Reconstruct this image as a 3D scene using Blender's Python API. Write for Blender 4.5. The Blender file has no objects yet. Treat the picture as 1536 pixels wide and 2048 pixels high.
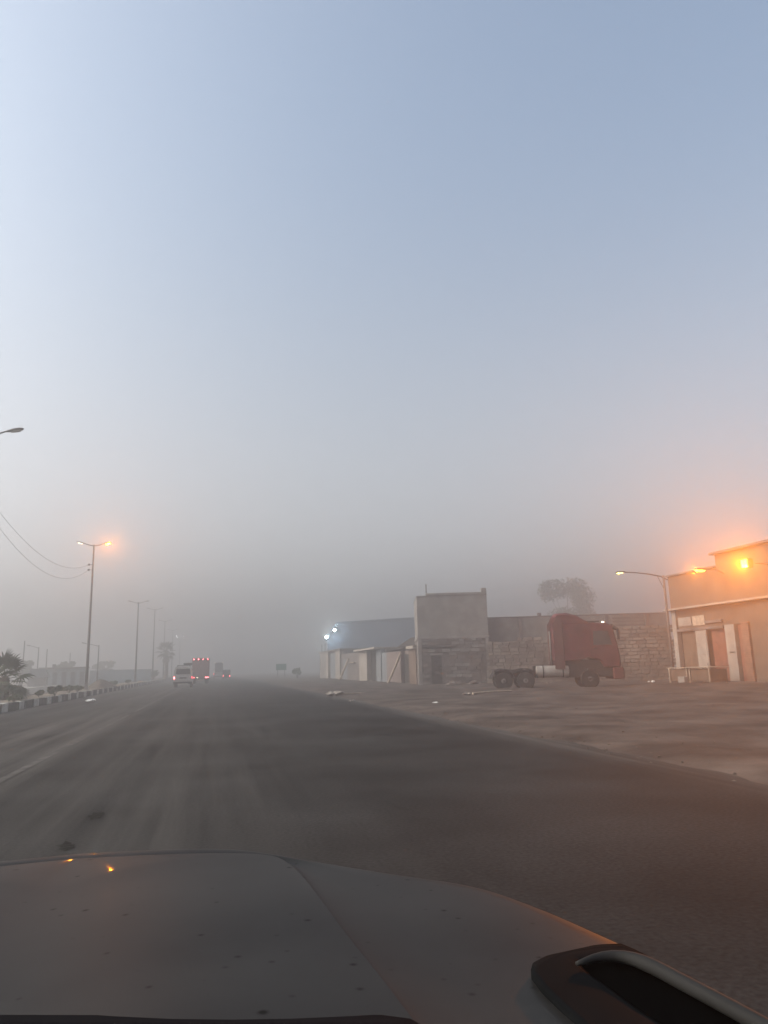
import bpy, bmesh, math, random
from mathutils import Vector, Matrix, noise
random.seed(7)
R = math.radians
S = bpy.context.scene
COL = S.collection

# ------------------------------------------------------------------ camera
CAM_Z = 1.5
cam = bpy.data.cameras.new('camera')
cam.sensor_fit = 'VERTICAL'; cam.sensor_height = 36.0; cam.lens = 26.0
cam.clip_start = 0.05; cam.clip_end = 6000
co = bpy.data.objects.new('camera', cam); COL.objects.link(co)
PITCH, ROLL, YAW = R(11.84), R(1.5), R(13.0)
fw = Vector((math.sin(YAW)*math.cos(PITCH), math.cos(YAW)*math.cos(PITCH), math.sin(PITCH)))
r0 = Vector((math.cos(YAW), -math.sin(YAW), 0)); u0 = r0.cross(fw)
rt = r0*math.cos(ROLL) - u0*math.sin(ROLL); up = u0*math.cos(ROLL) + r0*math.sin(ROLL)
M = Matrix((rt, up, -fw)).transposed().to_4x4(); M.translation = (0, 0, CAM_Z)
co.matrix_world = M
S.camera = co

# ------------------------------------------------------------------ sky, sun, exposure
SUN_ELEV, SUN_AZ = R(30.0), R(-88.0)        # azimuth clockwise from +Y (the road's direction)
w = bpy.data.worlds.new('World'); S.world = w; w.use_nodes = True
nt = w.node_tree; bg = nt.nodes['Background']
sky = nt.nodes.new('ShaderNodeTexSky'); sky.sky_type = 'NISHITA'; sky.sun_disc = False
sky.sun_elevation = SUN_ELEV; sky.sun_rotation = SUN_AZ
sky.air_density = 1.0; sky.dust_density = 6.5; sky.ozone_density = 1.0; sky.altitude = 0
# thin mist over the whole sky: greyest at the horizon, thinning evenly towards the zenith
tc = nt.nodes.new('ShaderNodeTexCoord'); sz = nt.nodes.new('ShaderNodeSeparateXYZ'); nt.links.new(tc.outputs['Generated'], sz.inputs[0])
vm = nt.nodes.new('ShaderNodeMapRange'); vm.interpolation_type = 'SMOOTHSTEP'
vm.inputs[1].default_value = 0.0; vm.inputs[2].default_value = 0.75; vm.inputs[3].default_value = .88; vm.inputs[4].default_value = .24
nt.links.new(sz.outputs[2], vm.inputs[0])
bw = nt.nodes.new('ShaderNodeRGBToBW'); nt.links.new(sky.outputs[0], bw.inputs[0])
ti = nt.nodes.new('ShaderNodeMix'); ti.data_type = 'RGBA'; ti.blend_type = 'MULTIPLY'; ti.inputs[0].default_value = 1
nt.links.new(bw.outputs[0], ti.inputs[6]); ti.inputs[7].default_value = (1.10, 1.08, 1.10, 1)
cl = nt.nodes.new('ShaderNodeMix'); cl.data_type = 'RGBA'; cl.blend_type = 'MULTIPLY'; cl.inputs[0].default_value = 1
nt.links.new(sky.outputs[0], cl.inputs[6]); cl.inputs[7].default_value = (1.0, 1.06, 1.02, 1)
mv = nt.nodes.new('ShaderNodeMix'); mv.data_type = 'RGBA'; nt.links.new(vm.outputs[0], mv.inputs[0]); nt.links.new(cl.outputs[2], mv.inputs[6]); nt.links.new(ti.outputs[2], mv.inputs[7])
nt.links.new(mv.outputs[2], bg.inputs[0]); bg.inputs[1].default_value = 0.12
sun = bpy.data.lights.new('sun', 'SUN'); sun.energy = 0.02; sun.angle = R(15); sun.color = (1, .88, .76)
so = bpy.data.objects.new('sun', sun); COL.objects.link(so)
sd = Vector((math.sin(SUN_AZ)*math.cos(SUN_ELEV), math.cos(SUN_AZ)*math.cos(SUN_ELEV), math.sin(SUN_ELEV)))
so.rotation_euler = sd.to_track_quat('Z', 'Y').to_euler(); so.location = sd*200
S.view_settings.view_transform = 'Standard'; S.view_settings.look = 'None'
S.view_settings.exposure = 1.46; S.view_settings.gamma = 1.0; S.view_settings.use_curve_mapping = False
S.cycles.volume_bounces = 3; S.cycles.max_bounces = 8
FOG = 0.0094

# ------------------------------------------------------------------ helpers
def tag(o, label=None, cat=None, group=None, kind=None):
    if label: o['label'] = label
    if cat: o['category'] = cat
    if group: o['group'] = group
    if kind: o['kind'] = kind
    return o

def empty(name, loc, rz=0, label=None, cat=None, group=None):
    o = bpy.data.objects.new(name, None); COL.objects.link(o)
    o.location = loc; o.rotation_euler = (0, 0, rz); o.empty_display_size = .3
    return tag(o, label, cat, group)

def copy_tree(o, parent=None):
    c = o.copy(); COL.objects.link(c); c.parent = parent
    if parent is None:
        for k in ('label',):
            if k in c: del c[k]
    for ch in list(o.children): copy_tree(ch, c)
    return c

class MB:
    def __init__(s): s.v = []; s.f = []
    def add(s, vs, fs):
        b = len(s.v); s.v += [tuple(p) for p in vs]; s.f += [tuple(i+b for i in f) for f in fs]; return s
    def box(s, c, d, rz=0, taper=1.0, rx=0, ry=0):
        m = Matrix.Rotation(rz, 3, 'Z') @ Matrix.Rotation(ry, 3, 'Y') @ Matrix.Rotation(rx, 3, 'X')
        vs = []
        for z in (-1, 1):
            k = taper if z > 0 else 1
            for x, y in ((-1,-1),(1,-1),(1,1),(-1,1)):
                vs.append(Vector(c) + m @ Vector((x*d[0]/2*k, y*d[1]/2*k, z*d[2]/2)))
        return s.add(vs, [(0,3,2,1),(4,5,6,7),(0,1,5,4),(1,2,6,5),(2,3,7,6),(3,0,4,7)])
    def span(s, a, b):
        return s.box([(a[i]+b[i])/2 for i in range(3)], [abs(b[i]-a[i]) for i in range(3)])
    def prism(s, pts, axis, a, b):
        # pts: 2D polygon; axis: extrude axis; remaining axes in order
        n = len(pts); vs = []
        for t in (a, b):
            for p in pts:
                q = list(p); q.insert('xyz'.index(axis), t); vs.append(q)
        fs = [tuple(range(n))[::-1], tuple(range(n, 2*n))]
        fs += [(i, (i+1) % n, n+(i+1) % n, n+i) for i in range(n)]
        return s.add(vs, fs)
    def tube(s, pts, rad, n=8, caps=True):
        pts = [Vector(p) for p in pts]
        if not hasattr(rad, '__len__'): rad = [rad]*len(pts)
        vs = []; fs = []; prev = None
        for i, p in enumerate(pts):
            d = (pts[min(i+1, len(pts)-1)] - pts[max(i-1, 0)]).normalized()
            if prev is None:
                a = d.orthogonal().normalized()
            else:
                a = (prev - d*prev.dot(d)).normalized()
            prev = a; b = d.cross(a)
            for k in range(n):
                t = 2*math.pi*k/n; vs.append(p + (a*math.cos(t)+b*math.sin(t))*rad[i])
        for i in range(len(pts)-1):
            for k in range(n):
                fs.append((i*n+k, i*n+(k+1) % n, (i+1)*n+(k+1) % n, (i+1)*n+k))
        if caps:
            fs.append(tuple(range(n))[::-1]); fs.append(tuple(range((len(pts)-1)*n, len(pts)*n)))
        return s.add(vs, fs)
    def lathe(s, prof, c, axis='z', n=20):
        # prof: (radius, height along axis) points
        vs = []; fs = []
        for r_, h in prof:
            for k in range(n):
                t = 2*math.pi*k/n; a, b = r_*math.cos(t), r_*math.sin(t)
                p = {'z': (a, b, h), 'x': (h, a, b), 'y': (b, h, a)}[axis]
                vs.append(Vector(c)+Vector(p))
        for i in range(len(prof)-1):
            for k in range(n):
                fs.append((i*n+k, i*n+(k+1) % n, (i+1)*n+(k+1) % n, (i+1)*n+k))
        fs.append(tuple(range(n))[::-1]); fs.append(tuple(range((len(prof)-1)*n, len(prof)*n)))
        return s.add(vs, fs)
    def grid(s, rows):
        n = len(rows[0]); vs = [p for r_ in rows for p in r_]
        return s.add(vs, [(i*n+j, i*n+j+1, (i+1)*n+j+1, (i+1)*n+j) for i in range(len(rows)-1) for j in range(n-1)])
    def mesh(s, name, m, smooth=False, fix=True):
        me = bpy.data.meshes.new(name); me.from_pydata(s.v, [], s.f)
        if fix:
            bm = bmesh.new(); bm.from_mesh(me); bmesh.ops.recalc_face_normals(bm, faces=bm.faces); bm.to_mesh(me); bm.free()
        me.materials.append(m)
        if smooth:
            for p in me.polygons: p.use_smooth = True
        me.update(); return me
    def build(s, name, m, parent=None, smooth=False, bevel=0, seg=2, fix=True):
        o = bpy.data.objects.new(name, s.mesh(name, m, smooth, fix)); COL.objects.link(o); o.parent = parent
        if bevel:
            b = o.modifiers.new('bevel', 'BEVEL'); b.width = bevel; b.segments = seg; b.limit_method = 'ANGLE'; b.angle_limit = R(40)
        return o

def inst(name, me, parent, loc, rot=(0,0,0), sc=(1,1,1)):
    o = bpy.data.objects.new(name, me); COL.objects.link(o); o.parent = parent
    o.location = loc; o.rotation_euler = rot; o.scale = sc; return o

# ------------------------------------------------------------------ materials
def mat(name, base, rough=.8, var=.25, scale=3.0, bump=.0, bscale=None, dirt=None, dirt_scale=1.2, dirt_amt=.5,
        metal=0, coat=0, spec=.15, stretch=None):
    m = bpy.data.materials.new(name); m.use_nodes = True; n = m.node_tree; L = n.links.new
    b = n.nodes['Principled BSDF']
    b.inputs['Roughness'].default_value = rough; b.inputs['Metallic'].default_value = metal
    b.inputs['Coat Weight'].default_value = coat; b.inputs['Specular IOR Level'].default_value = spec
    geo = n.nodes.new('ShaderNodeNewGeometry'); vec = geo.outputs['Position']
    if stretch:
        mp = n.nodes.new('ShaderNodeMapping'); mp.inputs['Scale'].default_value = stretch; L(vec, mp.inputs[0]); vec = mp.outputs[0]
    nz = n.nodes.new('ShaderNodeTexNoise'); nz.inputs['Scale'].default_value = scale; nz.inputs['Detail'].default_value = 6
    L(vec, nz.inputs['Vector'])
    mr = n.nodes.new('ShaderNodeMapRange'); mr.inputs[1].default_value = .3; mr.inputs[2].default_value = .7
    mr.inputs[3].default_value = 1-var; mr.inputs[4].default_value = 1+var; L(nz.outputs[0], mr.inputs[0])
    mx = n.nodes.new('ShaderNodeMix'); mx.data_type = 'RGBA'; mx.blend_type = 'MULTIPLY'; mx.inputs[0].default_value = 1
    mx.inputs[6].default_value = (*base, 1); L(mr.outputs[0], mx.inputs[7]); out = mx.outputs[2]
    if dirt:
        n2 = n.nodes.new('ShaderNodeTexNoise'); n2.inputs['Scale'].default_value = dirt_scale; n2.inputs['Detail'].default_value = 8
        n2.inputs['Roughness'].default_value = .65; L(vec, n2.inputs['Vector'])
        m2 = n.nodes.new('ShaderNodeMapRange'); m2.inputs[1].default_value = .45; m2.inputs[2].default_value = .7
        m2.inputs[3].default_value = 0; m2.inputs[4].default_value = dirt_amt; L(n2.outputs[0], m2.inputs[0])
        mm = n.nodes.new('ShaderNodeMix'); mm.data_type = 'RGBA'; L(m2.outputs[0], mm.inputs[0]); L(out, mm.inputs[6])
        mm.inputs[7].default_value = (*dirt, 1); out = mm.outputs[2]
    L(out, b.inputs['Base Color'])
    if bump:
        n3 = n.nodes.new('ShaderNodeTexNoise'); n3.inputs['Scale'].default_value = bscale or scale*6; n3.inputs['Detail'].default_value = 5
        L(geo.outputs['Position'], n3.inputs['Vector'])
        bp = n.nodes.new('ShaderNodeBump'); bp.inputs['Strength'].default_value = bump; bp.inputs['Distance'].default_value = .03
        L(n3.outputs[0], bp.inputs['Height']); L(bp.outputs[0], b.inputs['Normal'])
    return m

def emit(name, c, strength):
    m = bpy.data.materials.new(name); m.use_nodes = True; b = m.node_tree.nodes['Principled BSDF']
    b.inputs['Base Color'].default_value = (*[min(1, x) for x in c], 1); b.inputs['Roughness'].default_value = .3
    b.inputs['Emission Color'].default_value = (*c, 1); b.inputs['Emission Strength'].default_value = strength
    return m

SAND = (.23, .17, .125)
m_asphalt_far = mat('asphalt_far', (.06, .058, .056), .85, .3, .6, dirt=SAND, dirt_scale=.4, dirt_amt=.45, stretch=(1, .06, 1))
m_sand = mat('sand', (.072, .056, .047), .95, .5, .6, .9, 5, dirt=(.028,.021,.018), dirt_scale=.4, dirt_amt=.9)
m_ground = mat('ground_dirt', (.18, .14, .10), .95, .3, .05, .3, 1, dirt=(.08, .065, .05), dirt_scale=.08, dirt_amt=.6)
m_soil = mat('soil', (.16, .13, .10), .95, .35, .8, .6, 6, dirt=(.07, .06, .04), dirt_scale=1.0, dirt_amt=.7)
m_kwhite = mat('kerb_white', (.42, .41, .385), .8, .2, 2, .3, 12, dirt=(.18, .15, .12), dirt_scale=2.5, dirt_amt=.75)
m_kblack = mat('kerb_black', (.055, .052, .05), .8, .3, 2, .3, 12, dirt=(.17, .14, .11), dirt_scale=2.5, dirt_amt=.35)
m_galv = mat('galvanised_steel', (.075, .075, .073), .7, .15, 2)
m_lamp = mat('lamp_casing', (.07, .07, .07), .5, .1, 4)
m_lens_off = mat('lamp_lens', (.35, .33, .30), .25, .05, 4)
m_conc = mat('concrete', (.19, .172, .162), .9, .22, 1.2, .35, 8, dirt=(.13, .115, .10), dirt_scale=.7, dirt_amt=.7)
m_conc2 = mat('concrete_dark', (.135, .115, .108), .9, .25, 1.0, .4, 8, dirt=(.085, .07, .06), dirt_scale=.7, dirt_amt=.8)
m_plaster = mat('plaster_brown', (.125, .088, .068), .9, .2, 1.0, .3, 8, dirt=(.10, .068, .052), dirt_scale=.6, dirt_amt=.6)
m_pale = mat('pale_paint', (.27, .237, .21), .8, .15, 1.5, .2, 8, dirt=(.19, .15, .125), dirt_scale=1.0, dirt_amt=.7)
m_stone = mat('limestone', (.165, .138, .118), .9, .45, .7, .5, 6, dirt=(.12, .09, .07), dirt_scale=1.3, dirt_amt=.7)
m_stone2 = mat('limestone_dark', (.14, .114, .10), .9, .4, .9, .5, 6, dirt=(.09, .065, .055), dirt_scale=1.3, dirt_amt=.7)
m_mortar = mat('mortar', (.12, .10, .085), .95, .2, 2, .4, 8)
m_shed = mat('blue_sheet', (.085, .115, .165), .55, .2, .4, dirt=(.12, .12, .13), dirt_scale=.4, dirt_amt=.5)
m_dark = mat('opening_shade_and_seam', (.035, .030, .027), .9, .2, 2)
m_door_brown = mat('door_brown', (.13, .085, .06), .7, .25, 2, dirt=(.2, .15, .11), dirt_scale=1.5, dirt_amt=.4)
m_door_red = mat('door_red_brown', (.17, .065, .045), .7, .25, 2, dirt=(.2, .13, .1), dirt_scale=1.5, dirt_amt=.4)
m_door_blue = mat('door_blue_grey', (.15, .163, .178), .6, .2, 2, dirt=(.2, .17, .14), dirt_scale=1.5, dirt_amt=.4)
m_wood = mat('weathered_wood', (.34, .27, .21), .85, .3, 4, .3, 20)
m_bark = mat('bark', (.085, .07, .055), .95, .35, 5, .6, 14)
m_leaf = mat('leaf', (.055, .070, .035), .8, .5, .9)
m_palm = mat('palm_leaf', (.05, .062, .034), .75, .4, 1.5)
m_palm_dry = mat('dry_palm_leaf', (.13, .10, .065), .9, .3, 1.5)
m_rubber = mat('rubber', (.018, .018, .018), .85, .2, 4, dirt=(.10, .08, .065), dirt_scale=5, dirt_amt=.4)
m_steel = mat('wheel_steel', (.12, .11, .105), .7, .2, 6, dirt=(.06, .047, .04), dirt_scale=5, dirt_amt=.6)
m_white = mat('vehicle_white', (.36, .36, .355), .5, .06, 3, coat=.1, dirt=(.30, .26, .22), dirt_scale=1.5, dirt_amt=.45)
m_red = mat('truck_red', (.082, .020, .024), .7, .25, 1.5, dirt=(.085, .048, .045), dirt_scale=1.3, dirt_amt=.45)
m_boxred = mat('box_red_grey', (.20, .12, .12), .6, .12, 2, dirt=(.14, .11, .10), dirt_scale=1.2, dirt_amt=.5)
m_glass = mat('vehicle_glass', (.03, .034, .036), .12, .05, 2, spec=.6)
m_black = mat('black_plastic', (.02, .02, .021), .65, .2, 4)
m_chassis = mat('chassis_dark', (.035, .030, .028), .8, .3, 3, dirt=(.10, .08, .065), dirt_scale=2, dirt_amt=.5)
m_sign = mat('sign_green', (.03, .12, .085), .5, .1, 2)
m_cloth = mat('tarpaulin', (.10, .105, .11), .9, .3, 2, .4, 6)
m_litter = mat('litter_white', (.7, .69, .66), .6, .1, 6)
m_terracotta = mat('brick_red', (.22, .12, .085), .9, .3, 3, .3, 12)
m_paleblue = mat('pale_blue_paint', (.30, .36, .38), .8, .15, .8, dirt=(.2, .2, .19), dirt_scale=.8, dirt_amt=.5)
m_e_sodium = emit('sodium_lens', (1, .58, .06), 3.2)
m_e_yellow = emit('yellow_lens', (1, .80, .18), 3.0)
m_e_white = emit('white_lens', (.85, .97, 1), 12)
m_e_flood = emit('flood_lens', (.85, .97, 1), 34)
m_e_dim = emit('dim_lens', (1, .85, .6), 1.6)
m_e_red = emit('tail_lens', (1, .06, .08), 1.5)
m_e_redhot = emit('marker_lens', (1, .16, .17), 6)
m_e_head = emit('headlamp_lens', (1, .97, .9), 10)

def asphalt():
    m = bpy.data.materials.new('asphalt'); m.use_nodes = True; n = m.node_tree; L = n.links.new
    b = n.nodes['Principled BSDF']; b.inputs['Specular IOR Level'].default_value = .08
    geo = n.nodes.new('ShaderNodeNewGeometry')
    sx = n.nodes.new('ShaderNodeSeparateXYZ'); L(geo.outputs['Position'], sx.inputs[0])
    mp = n.nodes.new('ShaderNodeMapping'); mp.inputs['Scale'].default_value = (2.2, .07, 1); L(geo.outputs['Position'], mp.inputs[0])
    st = n.nodes.new('ShaderNodeTexNoise'); st.inputs['Scale'].default_value = 1; st.inputs['Detail'].default_value = 7; st.inputs['Roughness'].default_value = .62
    L(mp.outputs[0], st.inputs['Vector'])
    # dust bands along the road; the one left of centre paints a pale sheen
    cr = n.nodes.new('ShaderNodeValToRGB'); L(sx.outputs[0], cr.inputs[0])
    mrx = n.nodes.new('ShaderNodeMapRange'); mrx.inputs[1].default_value = -9; mrx.inputs[2].default_value = 7; L(sx.outputs[0], mrx.inputs[0])
    L(mrx.outputs[0], cr.inputs[0])
    el = cr.color_ramp.elements
    def pos(x): return (x+9)/16
    stops = [(-9, .55), (-8.2, .62), (-7.3, .10), (-6.6, .34), (-5.6, .22), (-4.9, .52), (-3.6, .48), (-3.05, .62), (-2.5, .14), (-1.4, .32), (-.3, .30), (.9, .12), (2.0, .04), (3.2, .02), (4.6, .0), (5.7, .02), (6.25, .6)]
    el[0].position = 0; el[0].color = (.55,)*3 + (1,); el[1].position = 1; el[1].color = (.7,)*3 + (1,)
    for x, v in stops[1:]:
        e = el.new(pos(x)); e.color = (v, v, v, 1)
    mr = n.nodes.new('ShaderNodeMapRange'); mr.inputs[1].default_value = .32; mr.inputs[2].default_value = .68; mr.inputs[3].default_value = .0; mr.inputs[4].default_value = 1.65
    L(st.outputs[0], mr.inputs[0])
    mu = n.nodes.new('ShaderNodeMath'); mu.operation = 'MULTIPLY'; L(cr.outputs[0], mu.inputs[0]); L(mr.outputs[0], mu.inputs[1])
    pn = n.nodes.new('ShaderNodeTexNoise'); pn.inputs['Scale'].default_value = .35; pn.inputs['Detail'].default_value = 6; L(geo.outputs['Position'], pn.inputs['Vector'])
    fn = n.nodes.new('ShaderNodeTexNoise'); fn.inputs['Scale'].default_value = 28; fn.inputs['Detail'].default_value = 3; L(geo.outputs['Position'], fn.inputs['Vector'])
    mr2 = n.nodes.new('ShaderNodeMapRange'); mr2.inputs[1].default_value = .3; mr2.inputs[2].default_value = .7; mr2.inputs[3].default_value = .45; mr2.inputs[4].default_value = 1.6; L(pn.outputs[0], mr2.inputs[0])
    mr3 = n.nodes.new('ShaderNodeMapRange'); mr3.inputs[1].default_value = .3; mr3.inputs[2].default_value = .7; mr3.inputs[3].default_value = .5; mr3.inputs[4].default_value = 1.5; L(fn.outputs[0], mr3.inputs[0])
    m3 = n.nodes.new('ShaderNodeMath'); m3.operation = 'MULTIPLY'; L(mr2.outputs[0], m3.inputs[0]); L(mr3.outputs[0], m3.inputs[1])
    mx = n.nodes.new('ShaderNodeMix'); mx.data_type = 'RGBA'; mx.blend_type = 'MULTIPLY'; mx.inputs[0].default_value = 1
    mx.inputs[6].default_value = (.018,.0172,.0168,1); L(m3.outputs[0], mx.inputs[7])
    mm = n.nodes.new('ShaderNodeMix'); mm.data_type = 'RGBA'; L(mu.outputs[0], mm.inputs[0]); L(mx.outputs[2], mm.inputs[6]); mm.inputs[7].default_value = (.080,.073,.067,1)
    L(mm.outputs[2], b.inputs['Base Color'])
    b.inputs['Roughness'].default_value = .92
    bp = n.nodes.new('ShaderNodeBump'); bp.inputs['Strength'].default_value = .35; bp.inputs['Distance'].default_value = .01; L(fn.outputs[0], bp.inputs['Height']); L(bp.outputs[0], b.inputs['Normal'])
    return m
m_asphalt = asphalt()

def car_paint():
    m = bpy.data.materials.new('car_paint'); m.use_nodes = True; n = m.node_tree; L = n.links.new
    b = n.nodes['Principled BSDF']
    geo = n.nodes.new('ShaderNodeNewGeometry')
    vo = n.nodes.new('ShaderNodeTexVoronoi'); vo.inputs['Scale'].default_value = 21; vo.inputs['Randomness'].default_value = 1; L(geo.outputs['Position'], vo.inputs['Vector'])
    nz = n.nodes.new('ShaderNodeTexNoise'); nz.inputs['Scale'].default_value = 9; nz.inputs['Detail'].default_value = 6; L(geo.outputs['Position'], nz.inputs['Vector'])
    ad = n.nodes.new('ShaderNodeMath'); ad.operation = 'MULTIPLY_ADD'; ad.inputs[1].default_value = .45; L(nz.outputs[0], ad.inputs[0]); L(vo.outputs['Distance'], ad.inputs[2])
    sp = n.nodes.new('ShaderNodeMapRange'); sp.inputs[1].default_value = .24; sp.inputs[2].default_value = .36; sp.inputs[3].default_value = .75; sp.inputs[4].default_value = 0; L(ad.outputs[0], sp.inputs[0])
    du = n.nodes.new('ShaderNodeTexNoise'); du.inputs['Scale'].default_value = 3; du.inputs['Detail'].default_value = 8; L(geo.outputs['Position'], du.inputs['Vector'])
    mr = n.nodes.new('ShaderNodeMapRange'); mr.inputs[1].default_value = .3; mr.inputs[2].default_value = .75; mr.inputs[3].default_value = .55; mr.inputs[4].default_value = 1.5; L(du.outputs[0], mr.inputs[0])
    mx = n.nodes.new('ShaderNodeMix'); mx.data_type = 'RGBA'; mx.blend_type = 'MULTIPLY'; mx.inputs[0].default_value = 1; mx.inputs[6].default_value = (.0125,.012,.0112,1); L(mr.outputs[0], mx.inputs[7])
    mm = n.nodes.new('ShaderNodeMix'); mm.data_type = 'RGBA'; L(sp.outputs[0], mm.inputs[0]); L(mx.outputs[2], mm.inputs[6]); mm.inputs[7].default_value = (.003, .003, .003, 1)
    iv = n.nodes.new('ShaderNodeMapRange'); iv.inputs[3].default_value = .07; iv.inputs[4].default_value = .0; L(sp.outputs[0], iv.inputs[0]); L(iv.outputs[0], b.inputs['Coat Weight'])
    i2 = n.nodes.new('ShaderNodeMapRange'); i2.inputs[3].default_value = .10; i2.inputs[4].default_value = .0; L(sp.outputs[0], i2.inputs[0]); L(i2.outputs[0], b.inputs['Specular IOR Level'])
    L(mm.outputs[2], b.inputs['Base Color'])
    b.inputs['Roughness'].default_value = .55; b.inputs['Specular IOR Level'].default_value = .10
    b.inputs['Coat Weight'].default_value = .07; b.inputs['Coat Roughness'].default_value = .05
    return m
m_paint = car_paint()
m_trim = mat('car_trim', (.004, .0045, .005), .8, .2, 5, spec=.02)

# ------------------------------------------------------------------ ground, roads
def nz3(x, y, z=0): return noise.noise((x, y, z))
g = MB(); g.add([(-1400, -300, -.08), (1400, -300, -.08), (1400, 2300, -.08), (-1400, 2300, -.08)], [(0, 1, 2, 3)])
tag(g.build('ground', m_ground), 'flat bare dirt plain fading into fog', kind='structure')
ROAD_R, KERB = 6.2, -8.8
rd = MB(); ys = [-30 + 2*i for i in range(130)] + [230+20*i for i in range(80)]
rd.grid([[(-9.0, y, 0), (-6, y, 0), (-3, y, 0), (0, y, 0), (3, y, 0), (6.75, y, 0)] for y in ys])
tag(rd.build('road', m_asphalt), 'dark asphalt carriageway with dusty bands and a painted-in sheen', kind='structure')
fr = MB(); fr.grid([[(-21.5, y, 0), (-11.75, y, 0)] for y in ys])
tag(fr.build('opposite_road', m_asphalt_far), 'dusty asphalt carriageway beyond the median', kind='structure')

def yard_z(x, y):
    # dirt shoulder: feathered edge over the asphalt, then ruts and low banks
    e = ROAD_R + .16*nz3(y*.35, 3.1) + .07*nz3(y*1.3, 7.7)
    t = max(0, min(1, (x-e)/1.2)); z = -.03 + .085*t*t*(3-2*t) + (.012 if x > e else 0)
    a = min(1, max(0, (x-e)/2.0))
    z += a*(.07*nz3(x*.22, y*.22, 1) + .045*nz3(x*.7, y*.7, 2) + .035*nz3(x*1.9, y*1.4, 3)) + .02*nz3(x*2.2, y*1.1, 6)*min(1, a+.3)
    # long low banks left by a grader, across the yard
    q = y + .29*x - 44.2
    z += a*.13*math.exp(-((q+1.3*nz3(x*.12, 1.0))/1.0)**2)*(1 if x > 11 else max(0, (x-8)/3))
    q2 = y + .33*x - 39.0
    z -= a*.10*math.exp(-((q2+1.6*nz3(x*.1, 5.0))/1.1)**2)*(1 if x > 9 else 0)
    q3 = y + .20*x - 31.5
    z += a*.05*math.exp(-((q3+2.0*nz3(x*.1, 9.0))/1.4)**2)
    for hx, hy, hr, hd in ((7.8, 20.2, .42, .10), (9.1, 18.8, .25, .06), (8.0, 16.8, .3, .05), (12.4, 24, .4, .06), (10.2, 26.5, .5, .06)):
        d2 = ((x-hx)**2+(y-hy)**2)/(hr*hr)
        if d2 < 9: z -= hd*math.exp(-d2)
    return z
xs = [5.7+.12*i for i in range(14)] + [7.4+.28*i for i in range(135)]
yy = [-6+.45*i for i in range(170)] + [70.5+.9*i for i in range(70)] + [134+4*i for i in range(50)]
yd = MB(); yd.grid([[(x, y, yard_z(x, y)) for x in xs] for y in yy])
tag(yd.build('dirt_shoulder', m_sand, smooth=True), 'brown sandy dirt yard beside the road', kind='structure')

# faded lane line
ml = MB()
for i in range(60):
    y = 4+i*2.0
    if nz3(i*.9, 4.4) > -.35: ml.add([(-3.12, y, .004), (-2.98, y, .004), (-2.98, y+1.99, .004), (-3.12, y+1.99, .004)], [(0, 1, 2, 3)])
tag(ml.build('lane_marking', mat('worn_paint', (.068, .062, .057), .9, .5, 2.5, dirt=(.034, .031, .029), dirt_scale=2, dirt_amt=1.0)), 'worn pale lane line', kind='structure')

# median
med = MB(); rows = []
for y in [-10+.7*i for i in range(330)]:
    rows.append([(x, y, (.30 if KERB-.3 > x > -11.6 else .27) + .05*nz3(x*1.1, y*.6, 4) + .05*nz3(x*2.6, y*2.2, 8)) for x in [-11.72+.2*i for i in range(14)]])
med.grid(rows)
tag(med.build('median', m_soil, smooth=True), 'raised dirt median between painted kerbs', kind='structure')

# kerb: individual painted stones along the near side, the far side as one strip
kw = MB(); kw.box((0, 0, 0), (.26, .96, .40)); kme_w = kw.mesh('kerb_stone', m_kwhite)
kb = MB(); kb.box((0, 0, 0), (.26, .96, .40)); kme_b = kb.mesh('kerb_stone', m_kblack)
kerb = bpy.data.objects.new('kerb', None); COL.objects.link(kerb); tag(kerb, 'black and white painted kerb of the median', kind='structure')
for i in range(170):
    y = 18+i*1.0
    st = inst('kerb_stone', kme_w if i % 3 == 0 else kme_b, kerb, (KERB-.13+random.uniform(-.02, .02), y, .17+random.uniform(-.02, .015)),
              (random.uniform(-.02, .02), random.uniform(-.04, .04), random.uniform(-.02, .02)))
fk = MB()
for i in range(70): fk.box((-11.85, -8+i*3, .15), (.24, 2.96, .36))
for i in range(20): fk.box((KERB-.13, 190+i*3, .16), (.26, 2.96, .38))
o = fk.build('kerb_strip', m_conc, kerb); o['kind'] = 'stuff'
fp = MB(); fp.grid([[(-27, y, .12), (-21.6, y, .12)] for y in ys]); fp.grid([[(-21.6, y, .12), (-21.6, y, -.08)] for y in ys])
tag(fp.build('far_pavement', mat('pavement_pale', (.33, .31, .28), .9, .2, .5, dirt=(.2, .16, .12), dirt_scale=.4, dirt_amt=.6)), 'pale pavement beyond the opposite carriageway', kind='structure')

# ------------------------------------------------------------------ haze
hz = MB(); hz.box((0, 1000, 9.3), (2900, 2700, 20.8))
ho = hz.build('haze', bpy.data.materials.new('haze')); tag(ho, 'ground fog', kind='stuff')
hm = ho.data.materials[0]; hm.use_nodes = True; hn = hm.node_tree
for nd in list(hn.nodes):
    if nd.type != 'OUTPUT_MATERIAL': hn.nodes.remove(nd)
pv = hn.nodes.new('ShaderNodeVolumePrincipled'); pv.inputs['Density'].default_value = FOG
pv.inputs['Color'].default_value = (.60,.60,.605,1); pv.inputs['Anisotropy'].default_value = .7
hn.links.new(pv.outputs[0], [x for x in hn.nodes if x.type == 'OUTPUT_MATERIAL'][0].inputs['Volume'])

# ------------------------------------------------------------------ lamps in the median
def glow(parent, loc, power, color=(1, .40, .05), rad=.12):
    l = bpy.data.lights.new('bulb_and_halo', 'POINT'); l.energy = power; l.color = color; l.shadow_soft_size = rad
    o = bpy.data.objects.new('bulb_and_halo', l); COL.objects.link(o); o.parent = parent; o.location = loc; return o

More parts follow.
